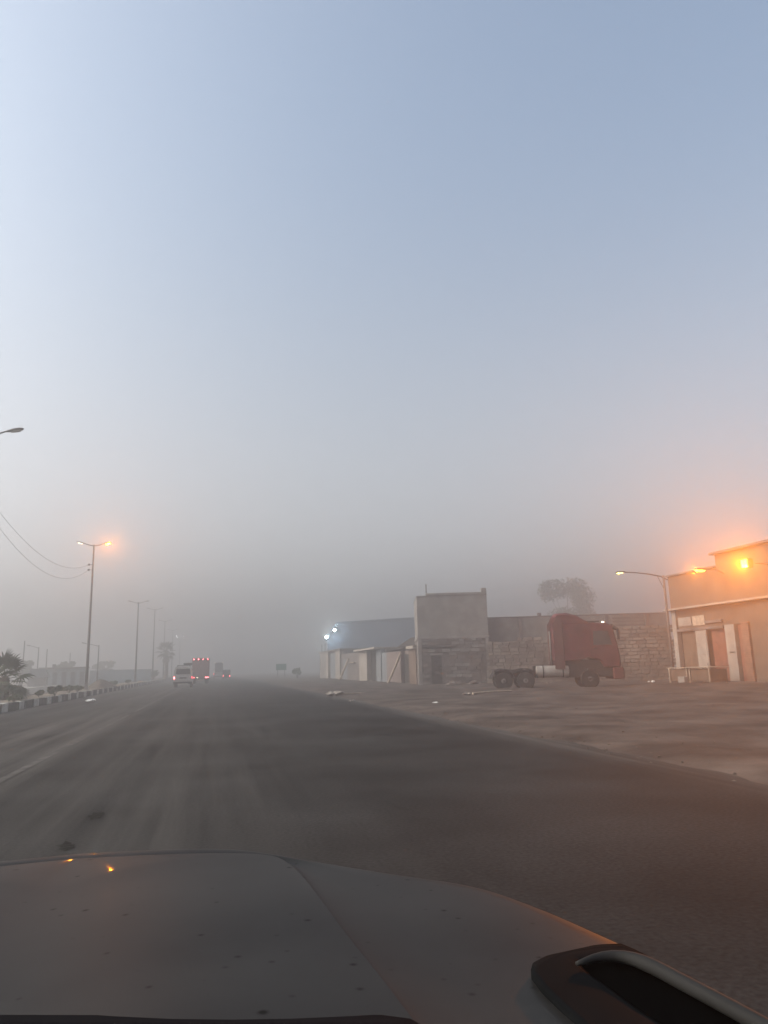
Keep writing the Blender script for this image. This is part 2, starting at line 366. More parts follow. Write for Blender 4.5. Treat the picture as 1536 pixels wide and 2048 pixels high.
def halo_spot(parent, loc, aim, power, color=(1, .25, .0), cone=15, rad=.12):
    # spot added towards the camera for a halo; aim in the parent's axes
    l = bpy.data.lights.new('bulb_and_halo', 'SPOT'); l.energy = power; l.color = color; l.shadow_soft_size = rad
    l.spot_size = R(cone); l.spot_blend = 1.0
    o = bpy.data.objects.new('bulb_and_halo', l); COL.objects.link(o); o.parent = parent; o.location = loc
    o.rotation_euler = Vector(aim).to_track_quat('-Z', 'Y').to_euler(); return o

def lamp_head(side, parent, lens, length=.72):
    # cobra head pointing outwards (side = +1/-1 along X), root at x=0
    h = MB(); prof = [(0, .05, .05), (.10, .085, .10), (.30, .15, .15), (.52, .16, .15), (.66, .12, .10), (.72, .05, .04)]
    rows = []
    for x, wd, ht in prof:
        rows.append([(side*x, wd*math.cos(t), .22*x + ht*.55*max(math.sin(t), -.35)) for t in [2*math.pi*k/12 for k in range(12)]])
    n = 12; vs = [p for r_ in rows for p in r_]; fs = [(i*n+k, i*n+(k+1) % n, (i+1)*n+(k+1) % n, (i+1)*n+k) for i in range(len(rows)-1) for k in range(n)]
    fs += [tuple(range(n)), tuple(range((len(rows)-1)*n, len(rows)*n))]
    h.add(vs, fs)
    ho = h.build('lamp_head', m_lamp, parent, smooth=True)
    l = MB(); rows = []
    for x, wd in ((.24, .09), (.34, .125), (.52, .13), (.62, .09)):
        rows.append([(side*x, -wd, .22*x-.035), (side*x, -wd*.5, .22*x-.085), (side*x, wd*.5, .22*x-.085), (side*x, wd, .22*x-.035)])
    l.grid(rows); l.build('lens', lens, ho)
    return ho

def street_lamp(x, y, h, label, lens=(None, None), group='double-armed street lamps along the median', z0=.3):
    t = empty('street_lamp', (x, y, z0), 0, label, 'street lamp', group)
    p = MB(); p.tube([(0, 0, 0), (0, 0, 3.2), (0, 0, h)], [.13, .11, .065], 10); p.build('pole', m_galv, t, smooth=True)
    b = MB(); b.box((0, 0, .05), (.42, .42, .1)); b.box((0, 0, .35), (.27, .27, .5), taper=.9); b.build('base', m_conc, t, bevel=.02)
    for k, s in enumerate((-1, 1)):
        a = MB(); a.tube([(0, 0, h-.12), (s*.18, 0, h-.10), (s*.45, 0, h-.04), (s*.75, 0, h+.08)], [.05, .045, .04, .035], 8)
        a.build('arm', m_galv, t, smooth=True)
        hd = lamp_head(s, t, lens[k] or m_lens_off); hd.location = (s*.70, 0, h+.06)
    return t
G = 'double-armed street lamps along the median'
LAMPS = [(33.0, 11.4, 'unlit grey street lamp with only its lamp head in view, above the fan palm', (None, None)),
         (67.0, 12.2, 'tall double-armed street lamp with a glowing orange head, beside the dirt mound', (m_e_dim, m_e_sodium)),
         (107.2, 10.8, 'unlit double-armed street lamp, first one past the one with the orange light', (None, None)),
         (136.5, 12.2, 'unlit double-armed street lamp standing at the bush beside the oncoming headlight', (None, None)),
         (165.0, 12.0, 'faint unlit double-armed street lamp between the bush and the tall palm', (None, None)),
         (197.0, 11.8, 'faint unlit double-armed street lamp rising above the crown of the tall palm', (None, None)),
         (240.0, 12.0, 'faint distant street lamp with two white lights over the tall palm', (emit('far_white_lens', (.9, .97, 1), 70),)*2)]
lamps = []
for y, h, lab, ln in LAMPS: lamps.append(street_lamp(-9.6 if y < 40 else -10.3, y, h, lab, ln))
glow(lamps[1], (1.20, 0, 12.2+.02), 200); halo_spot(lamps[1], (1.20, -.1, 12.2+.0), (.13, -.97, -.16), 1700, cone=22)
for px, zz in ((1, 10.45), (1, 10.0)):
    i = MB(); i.tube([(-.06, 0, zz), (-.30, 0, zz)], .02, 6); i.box((-.33, 0, zz), (.16, .14, .16)); i.build('insulator', m_black, lamps[1], bevel=.02)

for zz in (10.45, 10.0):
    i = MB(); i.tube([(-.06, 0, zz), (-.92, 0, zz)], .025, 6); i.box((-.96, 0, zz), (.16, .14, .16)); i.build('insulator', m_black, lamps[0], bevel=.02)
# overhead wires strung from lamp pole to lamp pole
def wire(label, a, b, sag, r_=.009):
    a = Vector(a); b = Vector(b); pts = []
    for i in range(25):
        t = i/24; p = a.lerp(b, t); p.z -= sag*4*t*(1-t); pts.append(p)
    m = MB(); m.tube(pts, r_, 5); o = m.build('overhead_wire', m_black); tag(o, label, 'wire', 'wires strung between the lamp poles'); return o
wire('upper sagging wire running to the lamp pole with the orange light', (-10.6, 33, 10.75), (-10.64, 67, 10.75), 1.9)
wire('lower, deeper sagging wire running to the lamp pole with the orange light', (-10.6, 33, 10.3), (-10.64, 67, 10.3), 2.35)

# poles along the far side
def side_pole(x, y, h, label, arm=0):
    t = empty('side_pole', (x, y, 0), 0, label, 'pole', 'thin poles beyond the opposite carriageway')
    p = MB(); p.tube([(0, 0, 0), (0, 0, h)], [.11, .065], 8); p.build('pole', m_galv, t, smooth=True)
    if arm:
        a = MB(); a.tube([(0, 0, h-.15), (arm*.5, 0, h+.05), (arm, 0, h+.2)], [.045, .04, .035], 6); a.build('arm', m_galv, t, smooth=True)
        hd = lamp_head(1 if arm > 0 else -1, t, m_lens_off); hd.location = (arm*.95, 0, h+.19)
    return t
side_pole(-26, 114, 6.4, 'thin plain pole rising behind the fan palm')
side_pole(-26, 123, 5.8, 'thin pole with a lamp arm above the dark hut', -1.1)
side_pole(-26, 129, 5.7, 'thin faint pole just past the dark hut roof')
side_pole(-26, 149, 5.6, 'faintest thin pole behind the pale blue shop row')
side_pole(-15.2, 107.5, 5.4, 'thin pole with a lamp arm just beyond the orange-lit lamp post', -1.6)

# ------------------------------------------------------------------ palms
def fan_mesh(name, m, n=15, r_=.62, pet=.75, droop=.25, seed=0):
    rnd = random.Random(seed); b = MB()
    b.tube([(0, 0, 0), (pet*.5, 0, .03), (pet, 0, 0)], [.022, .017, .012], 5)
    for k in range(n):
        a = (k/(n-1)-.5)*R(250); L = r_*(1-.25*abs(a)/R(125))*rnd.uniform(.85, 1.1)
        d = Vector((math.cos(a), math.sin(a), 0)); s = Vector((-d.y, d.x, 0))
        o = Vector((pet, 0, 0)); wd = L*.085
        p1 = o + d*L*.5; p2 = o + d*L*.8 - Vector((0, 0, droop*L*.25)); p3 = o + d*L*1.05 - Vector((0, 0, droop*L*.9))
        b.add([o, p1+s*wd, p1+Vector((0, 0, .02))-s*0, p1-s*wd, p2+s*wd*.6, p2-s*wd*.6, p3], [(0, 3, 2), (0, 2, 1), (1, 2, 4), (2, 3, 5), (2, 5, 4), (4, 5, 6)])
    return b.mesh(name, m, fix=False)
fans = [fan_mesh('leaf', m_palm, seed=i) for i in range(3)]
dry = fan_mesh('leaf', m_palm_dry, seed=9, droop=.6)
def fan_palm(loc, h, sc, nl, ndry, label, spread=(70, -60), rb=.2):
    t = empty('palm_tree', loc, 0, label, 'palm tree')
    tr = MB(); pts = []; rad = []
    for i in range(14):
        z = h*i/13; pts.append((.06*math.sin(z*.7), .05*math.sin(z*.9+1), z)); rad.append(rb*(1.25-.35*i/13)*(1+.10*(i % 2)))
    tr.tube(pts, rad, 10); tr.build('trunk', m_bark, t)
    top = Vector(pts[-1])
    for i in range(nl):
        el = R(spread[0]+(spread[1]-spread[0])*(i/(nl-1))**.9 + random.uniform(-8, 8)); az = i*2.399+random.uniform(-.2, .2)
        o = inst('leaf', fans[i % 3], t, top+Vector((0, 0, -.02*i*sc*.4)), (random.uniform(-.5, .5), -el, az), (sc*random.uniform(.85, 1.1),)*3)
    for i in range(ndry):
        o = inst('leaf', dry, t, top+Vector((0, 0, -.3*sc-random.uniform(0, .5)*sc)), (random.uniform(-.5, .5), R(random.uniform(62, 86)), i*2.399), (sc*.8,)*3)
        o['label'] = 'dry brown hanging leaf'
    return t
fan_palm((-11.0, 44.2, .28), 1.2, 1.12, 26, 6, 'short bushy fan palm with dark trunk on the median, beside the painted kerb', (80, -45), .26)
fan_palm((-9.35, 158, .28), 5.6, 1.7, 26, 16, 'tall fan palm with hanging dry leaves in the median, behind the white van', (80, -40), .32)

# ------------------------------------------------------------------ shrubs / trees
def leaf_cloud(b, blobs, n, size, rnd):
    for c, r_ in blobs:
        for i in range(n):
            d = Vector((rnd.gauss(0, 1), rnd.gauss(0, 1), rnd.gauss(0, 1))).normalized()*(rnd.random()**.4)
            p = Vector(c) + Vector((d.x*r_[0], d.y*r_[1], d.z*r_[2]))
            a = Vector((rnd.gauss(0, 1), rnd.gauss(0, 1), rnd.gauss(0, .7))).normalized(); u = a.orthogonal().normalized(); v = a.cross(u)
            s = size*rnd.uniform(.6, 1.4)
            b.add([p-u*s, p-v*s*.5, p+u*s, p+v*s*.5], [(0, 1, 2, 3)])
def shrub(loc, r_, h, label, name='shrub', n=70, group=None, seed=1, leafsize=.09):
    rnd = random.Random(seed); t = empty(name, loc, 0, label, name, group)
    s = MB(); bl = []
    for k in range(5):
        a = rnd.uniform(0, 6.28); q = rnd.uniform(.2, .7)*r_
        tip = (q*math.cos(a), q*math.sin(a), h*rnd.uniform(.45, .8)); s.tube([(0, 0, -.05), (tip[0]*.4, tip[1]*.4, tip[2]*.6), tip], [.03*h+.01, .02*h+.008, .008], 5)
        bl.append((tip, (r_*.5, r_*.5, h*.26)))
    s.build('stem', m_bark, t)
    b = MB(); leaf_cloud(b, bl, n, leafsize, rnd); b.build('foliage', m_leaf, t, fix=False)
    return t
SG = 'small plants along the median'
for i, (x, y, r_, h, lab) in enumerate([
        (-9.7, 41.2, .35, .35, 'low plant at the foot of the fan palm, nearest the kerb'),
        (-9.9, 47.5, .4, .45, 'small leafy plant just past the fan palm'),
        (-9.5, 50.2, .5, .6, 'leafy low shrub halfway from the fan palm to the orange-lit lamp post'),
        (-9.6, 55.5, .6, .55, 'spreading dark shrub a little before the orange-lit lamp post'),
        (-9.9, 60.5, .5, .5, 'small shrub right before the foot of the orange-lit lamp post'),
        (-10.2, 84, .5, .6, 'small shrub beyond the dirt mound'),
        (-9.9, 95, .5, .6, 'small shrub before the second lamp post')]):
    shrub((x, y, .28), r_, h, lab, seed=i+3, group=SG, n=60)
shrub((-10.4, 141, .28), 1.2, 2.1, 'tall dark bush on the median beside an oncoming headlight', 'bush', 160, seed=31, leafsize=.14)
shrub((12.7, 118, 0), .8, 1.7, 'lone dark round bush by the roadside past the green sign', 'bush', 120, seed=35, leafsize=.12)

def big_tree(loc, h, r_, label, seed, n=450):
    rnd = random.Random(seed); t = empty('tree', loc, 0, label, 'tree')
    tr = MB(); tr.tube([(0, 0, 0), (.1, .1, h*.25), (0, .2, h*.5), (.15, .1, h*.8)], [.35, .28, .18, .06], 8)
    bl = []
    for k in range(11):
        a = k*2.4; q = r_*rnd.uniform(.35, .75); z = h*rnd.uniform(.45, .9)
        tip = Vector((q*math.cos(a), q*math.sin(a), z)); tr.tube([(0, .1, h*rnd.uniform(.3, .5)), tip*.6+Vector((0, 0, h*.16)), tip], [.12, .07, .03], 5)
        bl.append((tip, (r_*.38*rnd.uniform(.7, 1.2),)*2+(h*.13,)))
    bl.append(((0, 0, h*.88), (r_*.45, r_*.45, h*.12)))
    tr.build('trunk', m_bark, t); b = MB(); leaf_cloud(b, bl, n, 0.2 if h < 9 else .27, rnd); b.build('crown', m_leaf, t, fix=False); return t
big_tree((71.6, 142.5, 0), 18.8, 6.4, 'hazy broad tree behind the wall above the red truck', 5)
for i, (x, y, h, r_, lab) in enumerate([(-31, 135, 4.2, 2.2, 'faint low tree behind the pale blue shop row, nearer the dark hut'), (-27, 150, 4.0, 2.0, 'faint low tree behind the far end of the pale blue shop row'), (-23.5, 175, 4.4, 2.6, 'faint round tree beside the second street lamp')]):
    big_tree((x, y, 0), h, r_, lab, 40+i, 160)

# dirt mound
mm_ = MB(); rows = []
for i in range(13):
    row = []
    for k in range(28):
        a = 2*math.pi*k/28; q = i/12
        row.append((q*1.35*math.cos(a)*(1+.25*nz3(math.cos(a)*1.5, math.sin(a)*1.5, 2)), q*2.6*math.sin(a)*(1+.25*nz3(math.cos(a)*1.5, math.sin(a)*1.5, 5)),
                    .85*(1-q**1.5) + .16*nz3(q*4*math.cos(a), q*4*math.sin(a), 1)*(1-q*.6) - .06))
    rows.append(row+[row[0]])
mm_.grid(rows); o = mm_.build('dirt_mound', mat('dark_soil', (.075, .062, .05), .95, .4, 2, .7, 8), smooth=True); o.location = (-10.0, 73.5, .28)
tag(o, 'heap of dark soil on the median past the orange-lit lamp post', 'dirt mound')

# ------------------------------------------------------------------ litter
def litter(name, loc, sc, label, cat, seed, m=None, parts=3):
    rnd = random.Random(seed); b = MB()
    for k in range(parts):
        c = Vector((rnd.uniform(-.3, .3), rnd.uniform(-.3, .3), .09+rnd.uniform(0, .10)))*sc
        rr = [sc*rnd.uniform(.12, .3) for _ in range(3)]
        vs = []; n = 8
        for i, (q, zz) in enumerate(((.3, -1), (1, -.35), (.85, .45), (.2, 1))):
            for j in range(n):
                a = 2*math.pi*j/n; f = q*rnd.uniform(.45, 1.35); vs.append(c+Vector((f*rr[0]*math.cos(a), f*rr[1]*math.sin(a), zz*rr[2]*rnd.uniform(.25, .7))))
        fs = [(i*n+j, i*n+(j+1) % n, (i+1)*n+(j+1) % n, (i+1)*n+j) for i in range(3) for j in range(n)] + [tuple(range(n)), tuple(range(3*n, 4*n))]
        b.add(vs, fs)
    o = b.build(name, m or m_litter); o.location = loc; return tag(o, label, cat)
litter('plastic_bag', (-6.6, 44.9, .0), .85, 'crumpled white plastic bag lying on the road beside the kerb', 'bag', 3)
litter('rubble_heap', (6.5, 41.9, .0), 1.15, 'small pale rubble heap at the road edge near the shops', 'rubble', 4, m_pale, 6)
litter('paper_scrap', (8.6, 29, .02), .28, 'tiny white scrap on the dirt near the road edge', 'litter', 5)
litter('pale_stone', (6.1, 33.7, .02), .35, 'small pale stone on the road edge by the rubble heap', 'stone', 6, m_pale, 2)
litter('pale_block', (12.5, 36.2, .0), .6, 'pale block at the near end of the fallen pole', 'block', 7, m_pale, 2)
litter('plastic_bottle', (28.3, 45.2, .05), .5, 'small pale rubbish on the dirt between red truck and brown building', 'litter', 8)
b = MB(); b.tube([(12.7, 36.3, .09), (14, 37.05, .12), (15.4, 37.8, .10)], [.055, .05, .045], 7); tag(b.build('fallen_pole', m_wood), 'thin pale pole lying on the dirt in front of the stone wall', 'pole')
b = MB(); b.tube([(6.9, 42.0, .10), (8.6, 43.0, .06)], [.05, .04], 6); tag(b.build('timber_offcut', m_wood), 'short pale timber lying beside the rubble heap', 'timber')
for i, (x, y, r_) in enumerate(((-1.22, 9.0, .16), (-1.25, 7.55, .13))):
    b = MB(); vs = [(x+.5*r_*(1+1.1*nz3(math.cos(k*.42)*3, math.sin(k*.42)*3, i))*math.cos(k*.4189), y+1.3*r_*(1+1.1*nz3(math.cos(k*.42)*3, math.sin(k*.42)*3, i))*math.sin(k*.4189), .005) for k in range(15)]
    b.add(vs, [tuple(range(15))]); tag(b.build('tar_patch', mat('tar', (.026, .024, .0225), 1.0, .5, 20, spec=0)), ('dark tar spot on the road ahead of the hood', 'smaller dark tar spot just above the hood edge')[i], 'road patch')

# loose stones and crumbs of asphalt on the shoulder
rnd = random.Random(21); gv = MB()
for i in range(700):
    y = 6+90*rnd.random()**1.6
    x = ROAD_R+.1+abs(rnd.gauss(0, .5)) if i % 3 == 0 else ROAD_R+rnd.uniform(.3, 22)
    q = rnd.uniform(.012, .036)*1; z = yard_z(x, y)
    c = Vector((x, y, z+q*.25)); a = rnd.uniform(0, 6.28)
    vs = [c+Vector((q*rnd.uniform(.7, 1.4)*math.cos(a+k*1.257), q*rnd.uniform(.7, 1.4)*math.sin(a+k*1.257), q*rnd.uniform(-.3, .2))) for k in range(5)]
    vs += [c+Vector((0, 0, q*rnd.uniform(.4, .8))), c-Vector((0, 0, q*.5))]
    gv.add(vs, [(k, (k+1) % 5, 5) for k in range(5)]+[((k+1) % 5, k, 6) for k in range(5)])
tag(gv.build('gravel', mat('gravel_grey', (.075, .06, .05), .95, .6, 1.5)), 'loose stones scattered over the dirt shoulder', kind='stuff')

# ------------------------------------------------------------------ vehicles
def wheel(parent, x, y, r_, wd, m_r=None):
    t = MB(); t.lathe([(r_*.62, -wd/2), (r_*.93, -wd/2), (r_, -wd*.36), (r_, wd*.36), (r_*.93, wd/2), (r_*.62, wd/2)], (0, 0, 0), 'x', 24)
    o = t.build('wheel', m_rubber, parent, smooth=False); o.location = (x, y, r_)
    h = MB(); h.lathe([(r_*.63, -wd*.40), (r_*.60, -wd*.30), (r_*.30, -wd*.22), (r_*.26, -wd*.52), (r_*.10, -wd*.56), (r_*.10, wd*.56), (r_*.26, wd*.52), (r_*.30, wd*.22), (r_*.60, wd*.30), (r_*.63, wd*.40)], (0, 0, 0), 'x', 24)
    h.build('rim', m_r or m_steel, o, smooth=False); return o
def lens(parent, c, d, m=None, name='tail_light'):
    b = MB(); b.box(c, d); return b.build(name, m or m_e_red, parent, bevel=.01)

# white microbus seen from behind
v = empty('microbus', (-3.0, 79, 0), 0, 'white microbus with roof rack driving away, nearest vehicle ahead', 'van')
sec = [(-.90, .34), (-.93, .75), (-.93, 1.15), (-.88, 1.62), (-.78, 2.0), (-.64, 2.10), (.64, 2.10), (.78, 2.0), (.88, 1.62), (.93, 1.15), (.93, .75), (.90, .34)]
b = MB(); rows = []
for y, k, dz in ((0, 1, 0), (.06, 1.015, .0), (3.6, 1.015, 0), (4.3, .97, -.10), (4.75, .9, -.75), (4.85, .85, -1.0)):
    rows.append([(x*k, y, min(z, 2.1+dz) if z > .8 else z) for x, z in sec]+[(sec[0][0]*k, y, sec[0][1])])
b.grid(rows); b.add([(x, 0, z) for x, z in sec], [tuple(range(12))]); b.build('body', m_white, v, bevel=.02)
b = MB(); b.prism([(-.72, 1.30), (.72, 1.30), (.66, 1.86), (-.66, 1.86)], 'y', -.012, .02); b.build('rear_window', m_glass, v, bevel=.02)
for s in (-1, 1):
    for y0, y1 in ((.35, 1.3), (1.38, 2.4), (2.48, 3.4)):
        b = MB(); b.add([(s*.945, y0, 1.22), (s*.945, y1, 1.22), (s*.865, y1, 1.78), (s*.865, y0, 1.78)], [(0, 1, 2, 3)]); b.build('side_window', m_glass, v)
    lens(v, (s*.87, -.02, .98), (.09, .05, .22), m_e_redhot if s < 0 else m_e_red); wheel(v, s*.78, .95, .33, .2); wheel(v, s*.78, 3.6, .33, .2)
b = MB(); b.box((0, -.06, .46), (1.84, .16, .24)); b.build('bumper', m_black, v, bevel=.03)
b = MB(); b.box((0, -.145, .37), (1.05, .01, .07)); b.build('bumper_strip', m_kwhite, v)
b = MB(); b.box((0, -.018, .95), (.72, .02, .14)); b.build('plate_recess', m_black, v, bevel=.01)
b = MB(); b.box((0, -.008, .68), (1.5, .02, .02)); b.build('door_seam', m_black, v)
b = MB()
for x in (-.6, .6): b.tube([(x, .2, 2.2), (x, 3.2, 2.2)], .02, 5)
for y in (.3, 1.2, 2.1, 3.0): b.tube([(-.6, y, 2.2), (.6, y, 2.2)], .018, 5); b.box((-.6, y, 2.14), (.03, .03, .12)); b.box((.6, y, 2.14), (.03, .03, .12))
b.build('roof_rack', m_black, v)
b = MB(); b.box((.42, 1.4, 2.33), (.85, 2.0, .22)); o = b.build('luggage_bundle', m_cloth, None, bevel=.06); o.location = v.location; tag(o, 'dark bundle tied on the roof rack of the white microbus', 'luggage')

# box truck
t = empty('box_truck', (-1.65, 101, 0), 0, 'tall box truck with four red lights along its top edge', 'truck')
b = MB(); b.span((-1.08, 0, .92), (1.08, 5.4, 3.2)); b.build('cargo_box', m_boxred, t, bevel=.03)
for x0, x1 in ((-1.0, -.012), (.012, 1.0)):
    b = MB(); b.span((x0, -.03, 1.0), (x1, -.003, 2.95)); b.build('rear_door', m_boxred, t, bevel=.01)
b = MB(); b.span((-1.10, -.05, 2.98), (1.10, -.003, 3.22)); b.build('top_rail', m_red, t, bevel=.01)
for x in (-.88, -.30, .27, .88): lens(t, (x, -.08, 3.10), (.13, .05, .10), m_e_redhot, 'marker_light')
b = MB(); b.span((-1.05, -.04, .70), (1.05, .0, .90)); b.build('rear_beam', m_chassis, t, bevel=.01)
for x in (-.88, .68, .93): lens(t, (x, -.07, .80), (.16, .05, .11), m_e_redhot)
lens(t, (-.42, -.07, .77), (.12, .05, .09), m_e_dim, 'plate_light')
b = MB(); b.span((-.45, .3, .55), (.45, 7.2, .9)); b.build('chassis', m_chassis, t)
b = MB(); b.span((-1.0, -.02, .36), (1.0, .06, .58)); b.build('bumper', m_chassis, t, bevel=.02)
b = MB(); b.span((-.5, -.045, .40), (.5, -.023, .52)); b.build('bumper_plate', m_kwhite, t)
b = MB(); b.prism([(5.6, .6), (7.4, .6), (7.4, 1.6), (7.1, 2.5), (5.6, 2.6)], 'x', -1.05, 1.05); b.build('cab', m_red, t, bevel=.05)
for s in (-1, 1): wheel(t, s*.78, 1.4, .45, .42); wheel(t, s*.88, 6.5, .45, .26)

# loaded pickup
p = empty('loaded_pickup', (.95, 147, 0), 0, 'pale pickup carrying a tall covered load with two white top lights', 'pickup')
b = MB(); b.prism([(0, .5), (0, 1.35), (2.3, 1.35), (2.3, 1.45), (2.6, 2.0), (3.7, 2.0), (4.2, 1.35), (5.0, 1.2), (5.1, .5)], 'x', -.97, .97); b.build('body', m_white, p, bevel=.05)
b = MB(); b.span((-.74, .15, 1.36), (.74, 2.2, 3.15)); b.build('canvas_cover', m_cloth, p, bevel=.05)
for s in (-1, 1): lens(p, (s*.72, .12, 3.12), (.10, .06, .10), m_e_dim, 'marker_light'); lens(p, (s*.90, -.02, 1.0), (.10, .05, .28)); wheel(p, s*.8, 1.0, .36, .22); wheel(p, s*.8, 4.0, .36, .22)
b = MB(); b.box((0, -.06, .55), (1.9, .14, .2)); b.build('bumper', m_chassis, p, bevel=.03)
b = MB(); b.span((-.9, -.015, 1.14), (.9, -.002, 1.20)); b.build('tailgate_trim', m_black, p)

# auto rickshaw
k = empty('auto_rickshaw', (2.15, 132, 0), 0, 'small dark three-wheeler with two red tail lights beside the pale pickup', 'rickshaw')
b = MB(); b.prism([(0, .42), (0, .95), (.05, 1.0), (1.9, .95), (2.4, .7), (2.45, .4)], 'x', -.66, .66); b.build('body', m_red, k, bevel=.06)
b = MB(); b.prism([(-.02, 1.0), (.05, 1.62), (.2, 1.74), (1.6, 1.76), (2.0, 1.5), (2.05, 1.42), (1.6, 1.66), (.25, 1.66), (.10, 1.0)], 'x', -.66, .66); b.build('canopy', m_cloth, k)
b = MB()
for s in (-1, 1): b.tube([(s*.62, 2.2, .8), (s*.6, 2.0, 1.5)], .025, 5); b.tube([(s*.63, 1.1, .95), (s*.63, 1.1, 1.68)], .022, 5)
b.build('frame', m_black, k)
b = MB(); b.span((-.55, .5, .9), (.55, .7, 1.3)); b.build('seat', m_black, k, bevel=.05)
for s in (-1, 1): lens(k, (s*.52, -.03, .72), (.14, .05, .12), m_e_redhot); wheel(k, s*.55, .45, .25, .12)
wheel(k, 0, 2.2, .25, .12)
b = MB(); b.tube([(-.3, 2.0, 1.0), (0, 2.1, 1.05), (.3, 2.0, 1.0)], .018, 5); b.tube([(0, 2.1, 1.05), (0, 2.2, .35)], .03, 5); b.build('handlebar', m_black, k)

# oncoming van
v2 = empty('oncoming_van', (-15.0, 168, 0), R(180), 'oncoming pale van with one bright headlight beside the bush', 'van')
b = MB(); b.prism([(0, .4), (0, 1.9), (.1, 2.1), (3.8, 2.1), (4.6, 1.3), (4.9, 1.1), (4.95, .4)], 'x', -.9, .9); b.build('body', m_white, v2, bevel=.06)
b = MB(); b.prism([(-.75, 1.32), (.75, 1.32), (.65, 1.98), (-.65, 1.98)], 'y', 0, .02); o = b.build('windscreen', m_glass, v2); o.location = (0, 4.62, 0); o.rotation_euler = (0, 0, 0)
b = MB(); b.span((-.92, 4.9, .4), (.92, 5.06, .62)); b.build('bumper', m_black, v2, bevel=.03)
lens(v2, (-.68, 4.96, .90), (.24, .10, .16), m_e_head, 'headlight'); lens(v2, (.68, 4.96, .90), (.22, .10, .16), m_lens_off, 'headlight')
for s in (-1, 1): wheel(v2, s*.75, .9, .33, .2); wheel(v2, s*.75, 4.0, .33, .2)

# road sign
sg = empty('road_sign', (11.35, 131, 0), 0, 'green rectangular road sign on two posts in the fog', 'road sign')
for x in (-.6, .6):
    b = MB(); b.tube([(x, .06, 0), (x, .06, 2.5)], .05, 8); b.build('post', m_galv, sg, smooth=True)
b = MB(); b.span((-.88, -.02, 1.45), (.88, .0, 2.5)); b.build('sign_panel', m_sign, sg, bevel=.01)

# ------------------------------------------------------------------ red tractor unit parked across the yard
TR = empty('red_truck', (15.85, 41.85, .03), R(-18), 'parked red truck cab with tall wind fairing and pale fuel tank, before the wall', 'truck')
# local x runs from the tail (0) to the front bumper (7.3); local -y faces the camera
W2 = 1.22
b = MB(); b.span((.2, -.42, .72), (6.9, -.20, .98)); b.span((.2, .20, .72), (6.9, .42, .98))
for x in (.3, 1.6, 3.0): b.span((x, -.2, .76), (x+.15, .2, .92))
b.build('chassis', m_chassis, TR, bevel=.01)
cab = [(3.75, 1.55), (3.72, 3.55), (3.85, 3.70), (6.55, 3.62), (6.90, 3.45), (7.12, 2.30), (7.20, 1.70), (7.20, 1.15), (6.3, 1.15), (6.1, 1.55), (5.5, 1.72), (4.9, 1.55)]
b = MB(); b.prism(cab, 'y', -W2, W2); b.build('cab', m_red, TR, bevel=.07, seg=3)
b = MB(); rows = []
for y, k in ((-W2+.02, .82), (-W2*.72, 1), (0, 1.04), (W2*.72, 1), (W2-.02, .82)):
    rows.append([(x, y, 3.60+(z-3.60)*k) for x, z in ((3.72, 3.5), (3.70, 4.02), (3.86, 4.24), (4.45, 4.26), (5.0, 4.10), (5.45, 3.80), (5.62, 3.6))])
b.grid(rows); n = 7; b.add(rows[0], [tuple(range(n))]); b.add(rows[-1], [tuple(range(n))]); b.add([r_[0] for r_ in rows]+[r_[1] for r_ in rows], [(i, i+1, i+6, i+5) for i in range(4)])
b.build('wind_fairing', m_red, TR, smooth=True)
for s in (-1, 1):
    b = MB(); b.prism([(3.55, 1.1), (3.55, 3.7), (3.72, 3.95), (4.1, 3.9), (4.1, 1.1)], 'y', s*(W2+.01), s*(W2+.05)); b.build('side_fairing', mat('truck_red_dull', (.09, .035, .035), .7, .2, 2, dirt=(.09, .06, .05), dirt_scale=1.3, dirt_amt=.6), TR, bevel=.02)
    b = MB(); b.prism([(5.75, 2.38), (6.80, 2.38), (6.62, 3.18), (5.80, 3.18)], 'y', s*(W2-.01), s*(W2+.012)); b.build('side_window', m_glass, TR, bevel=.02)
    b = MB(); b.span((5.62, s*(W2-.01), 1.78), (5.645, s*(W2+.006), 3.25)); b.build('door_seam', m_dark, TR)
    b = MB(); b.box((5.85, s*(W2+.03), 2.2), (.2, .04, .05)); b.build('door_handle', m_black, TR, bevel=.01)
    b = MB(); b.tube([(6.85, s*W2, 3.3), (7.1, s*(W2+.28), 3.28)], .025, 6); b.box((7.12, s*(W2+.30), 2.95), (.12, .22, .62)); b.build('wing_mirror', m_black, TR, bevel=.03)
    b = MB(); b.span((5.35, s*(W2-.25), .95), (5.75, s*(W2-.0), 1.10)); b.span((5.35, s*(W2-.25), .50), (5.75, s*(W2-.0), .58)); b.build('cab_step', m_chassis, TR, bevel=.01)
b = MB(); b.prism([(7.03, 2.40), (7.06, 2.40), (6.86, 3.38), (6.83, 3.38)], 'y', -1.08, 1.08); b.build('windscreen', m_glass, TR)
b = MB(); b.prism([(6.86, 3.42), (7.22, 3.22), (7.25, 3.28), (6.90, 3.55)], 'y', -1.12, 1.12); b.build('sun_visor', m_black, TR, bevel=.01)
b = MB(); b.span((6.75, -W2-.01, .48), (7.34, W2+.01, 1.12)); b.build('front_bumper', mat('truck_red_faded', (.10, .03, .028), .6, .2, 2, dirt=(.08, .055, .045), dirt_scale=1.5, dirt_amt=.7), TR, bevel=.06)
for s in (-1, 1): lens(TR, (7.35, s*.85, .85), (.04, .34, .2), m_lens_off, 'headlight')
b = MB(); b.span((7.203, -.8, 1.3), (7.24, .8, 2.1)); b.build('front_grille', m_black, TR)
for s in (-1, 1):
    b = MB(); b.span((5.0, s*.5, 3.70), (6.3, s*.55, 3.78)); b.build('roof_rail', m_black, TR)
lens(TR, (6.45, -.9, 3.68), (.14, .1, .07), m_e_dim, 'roof_light')
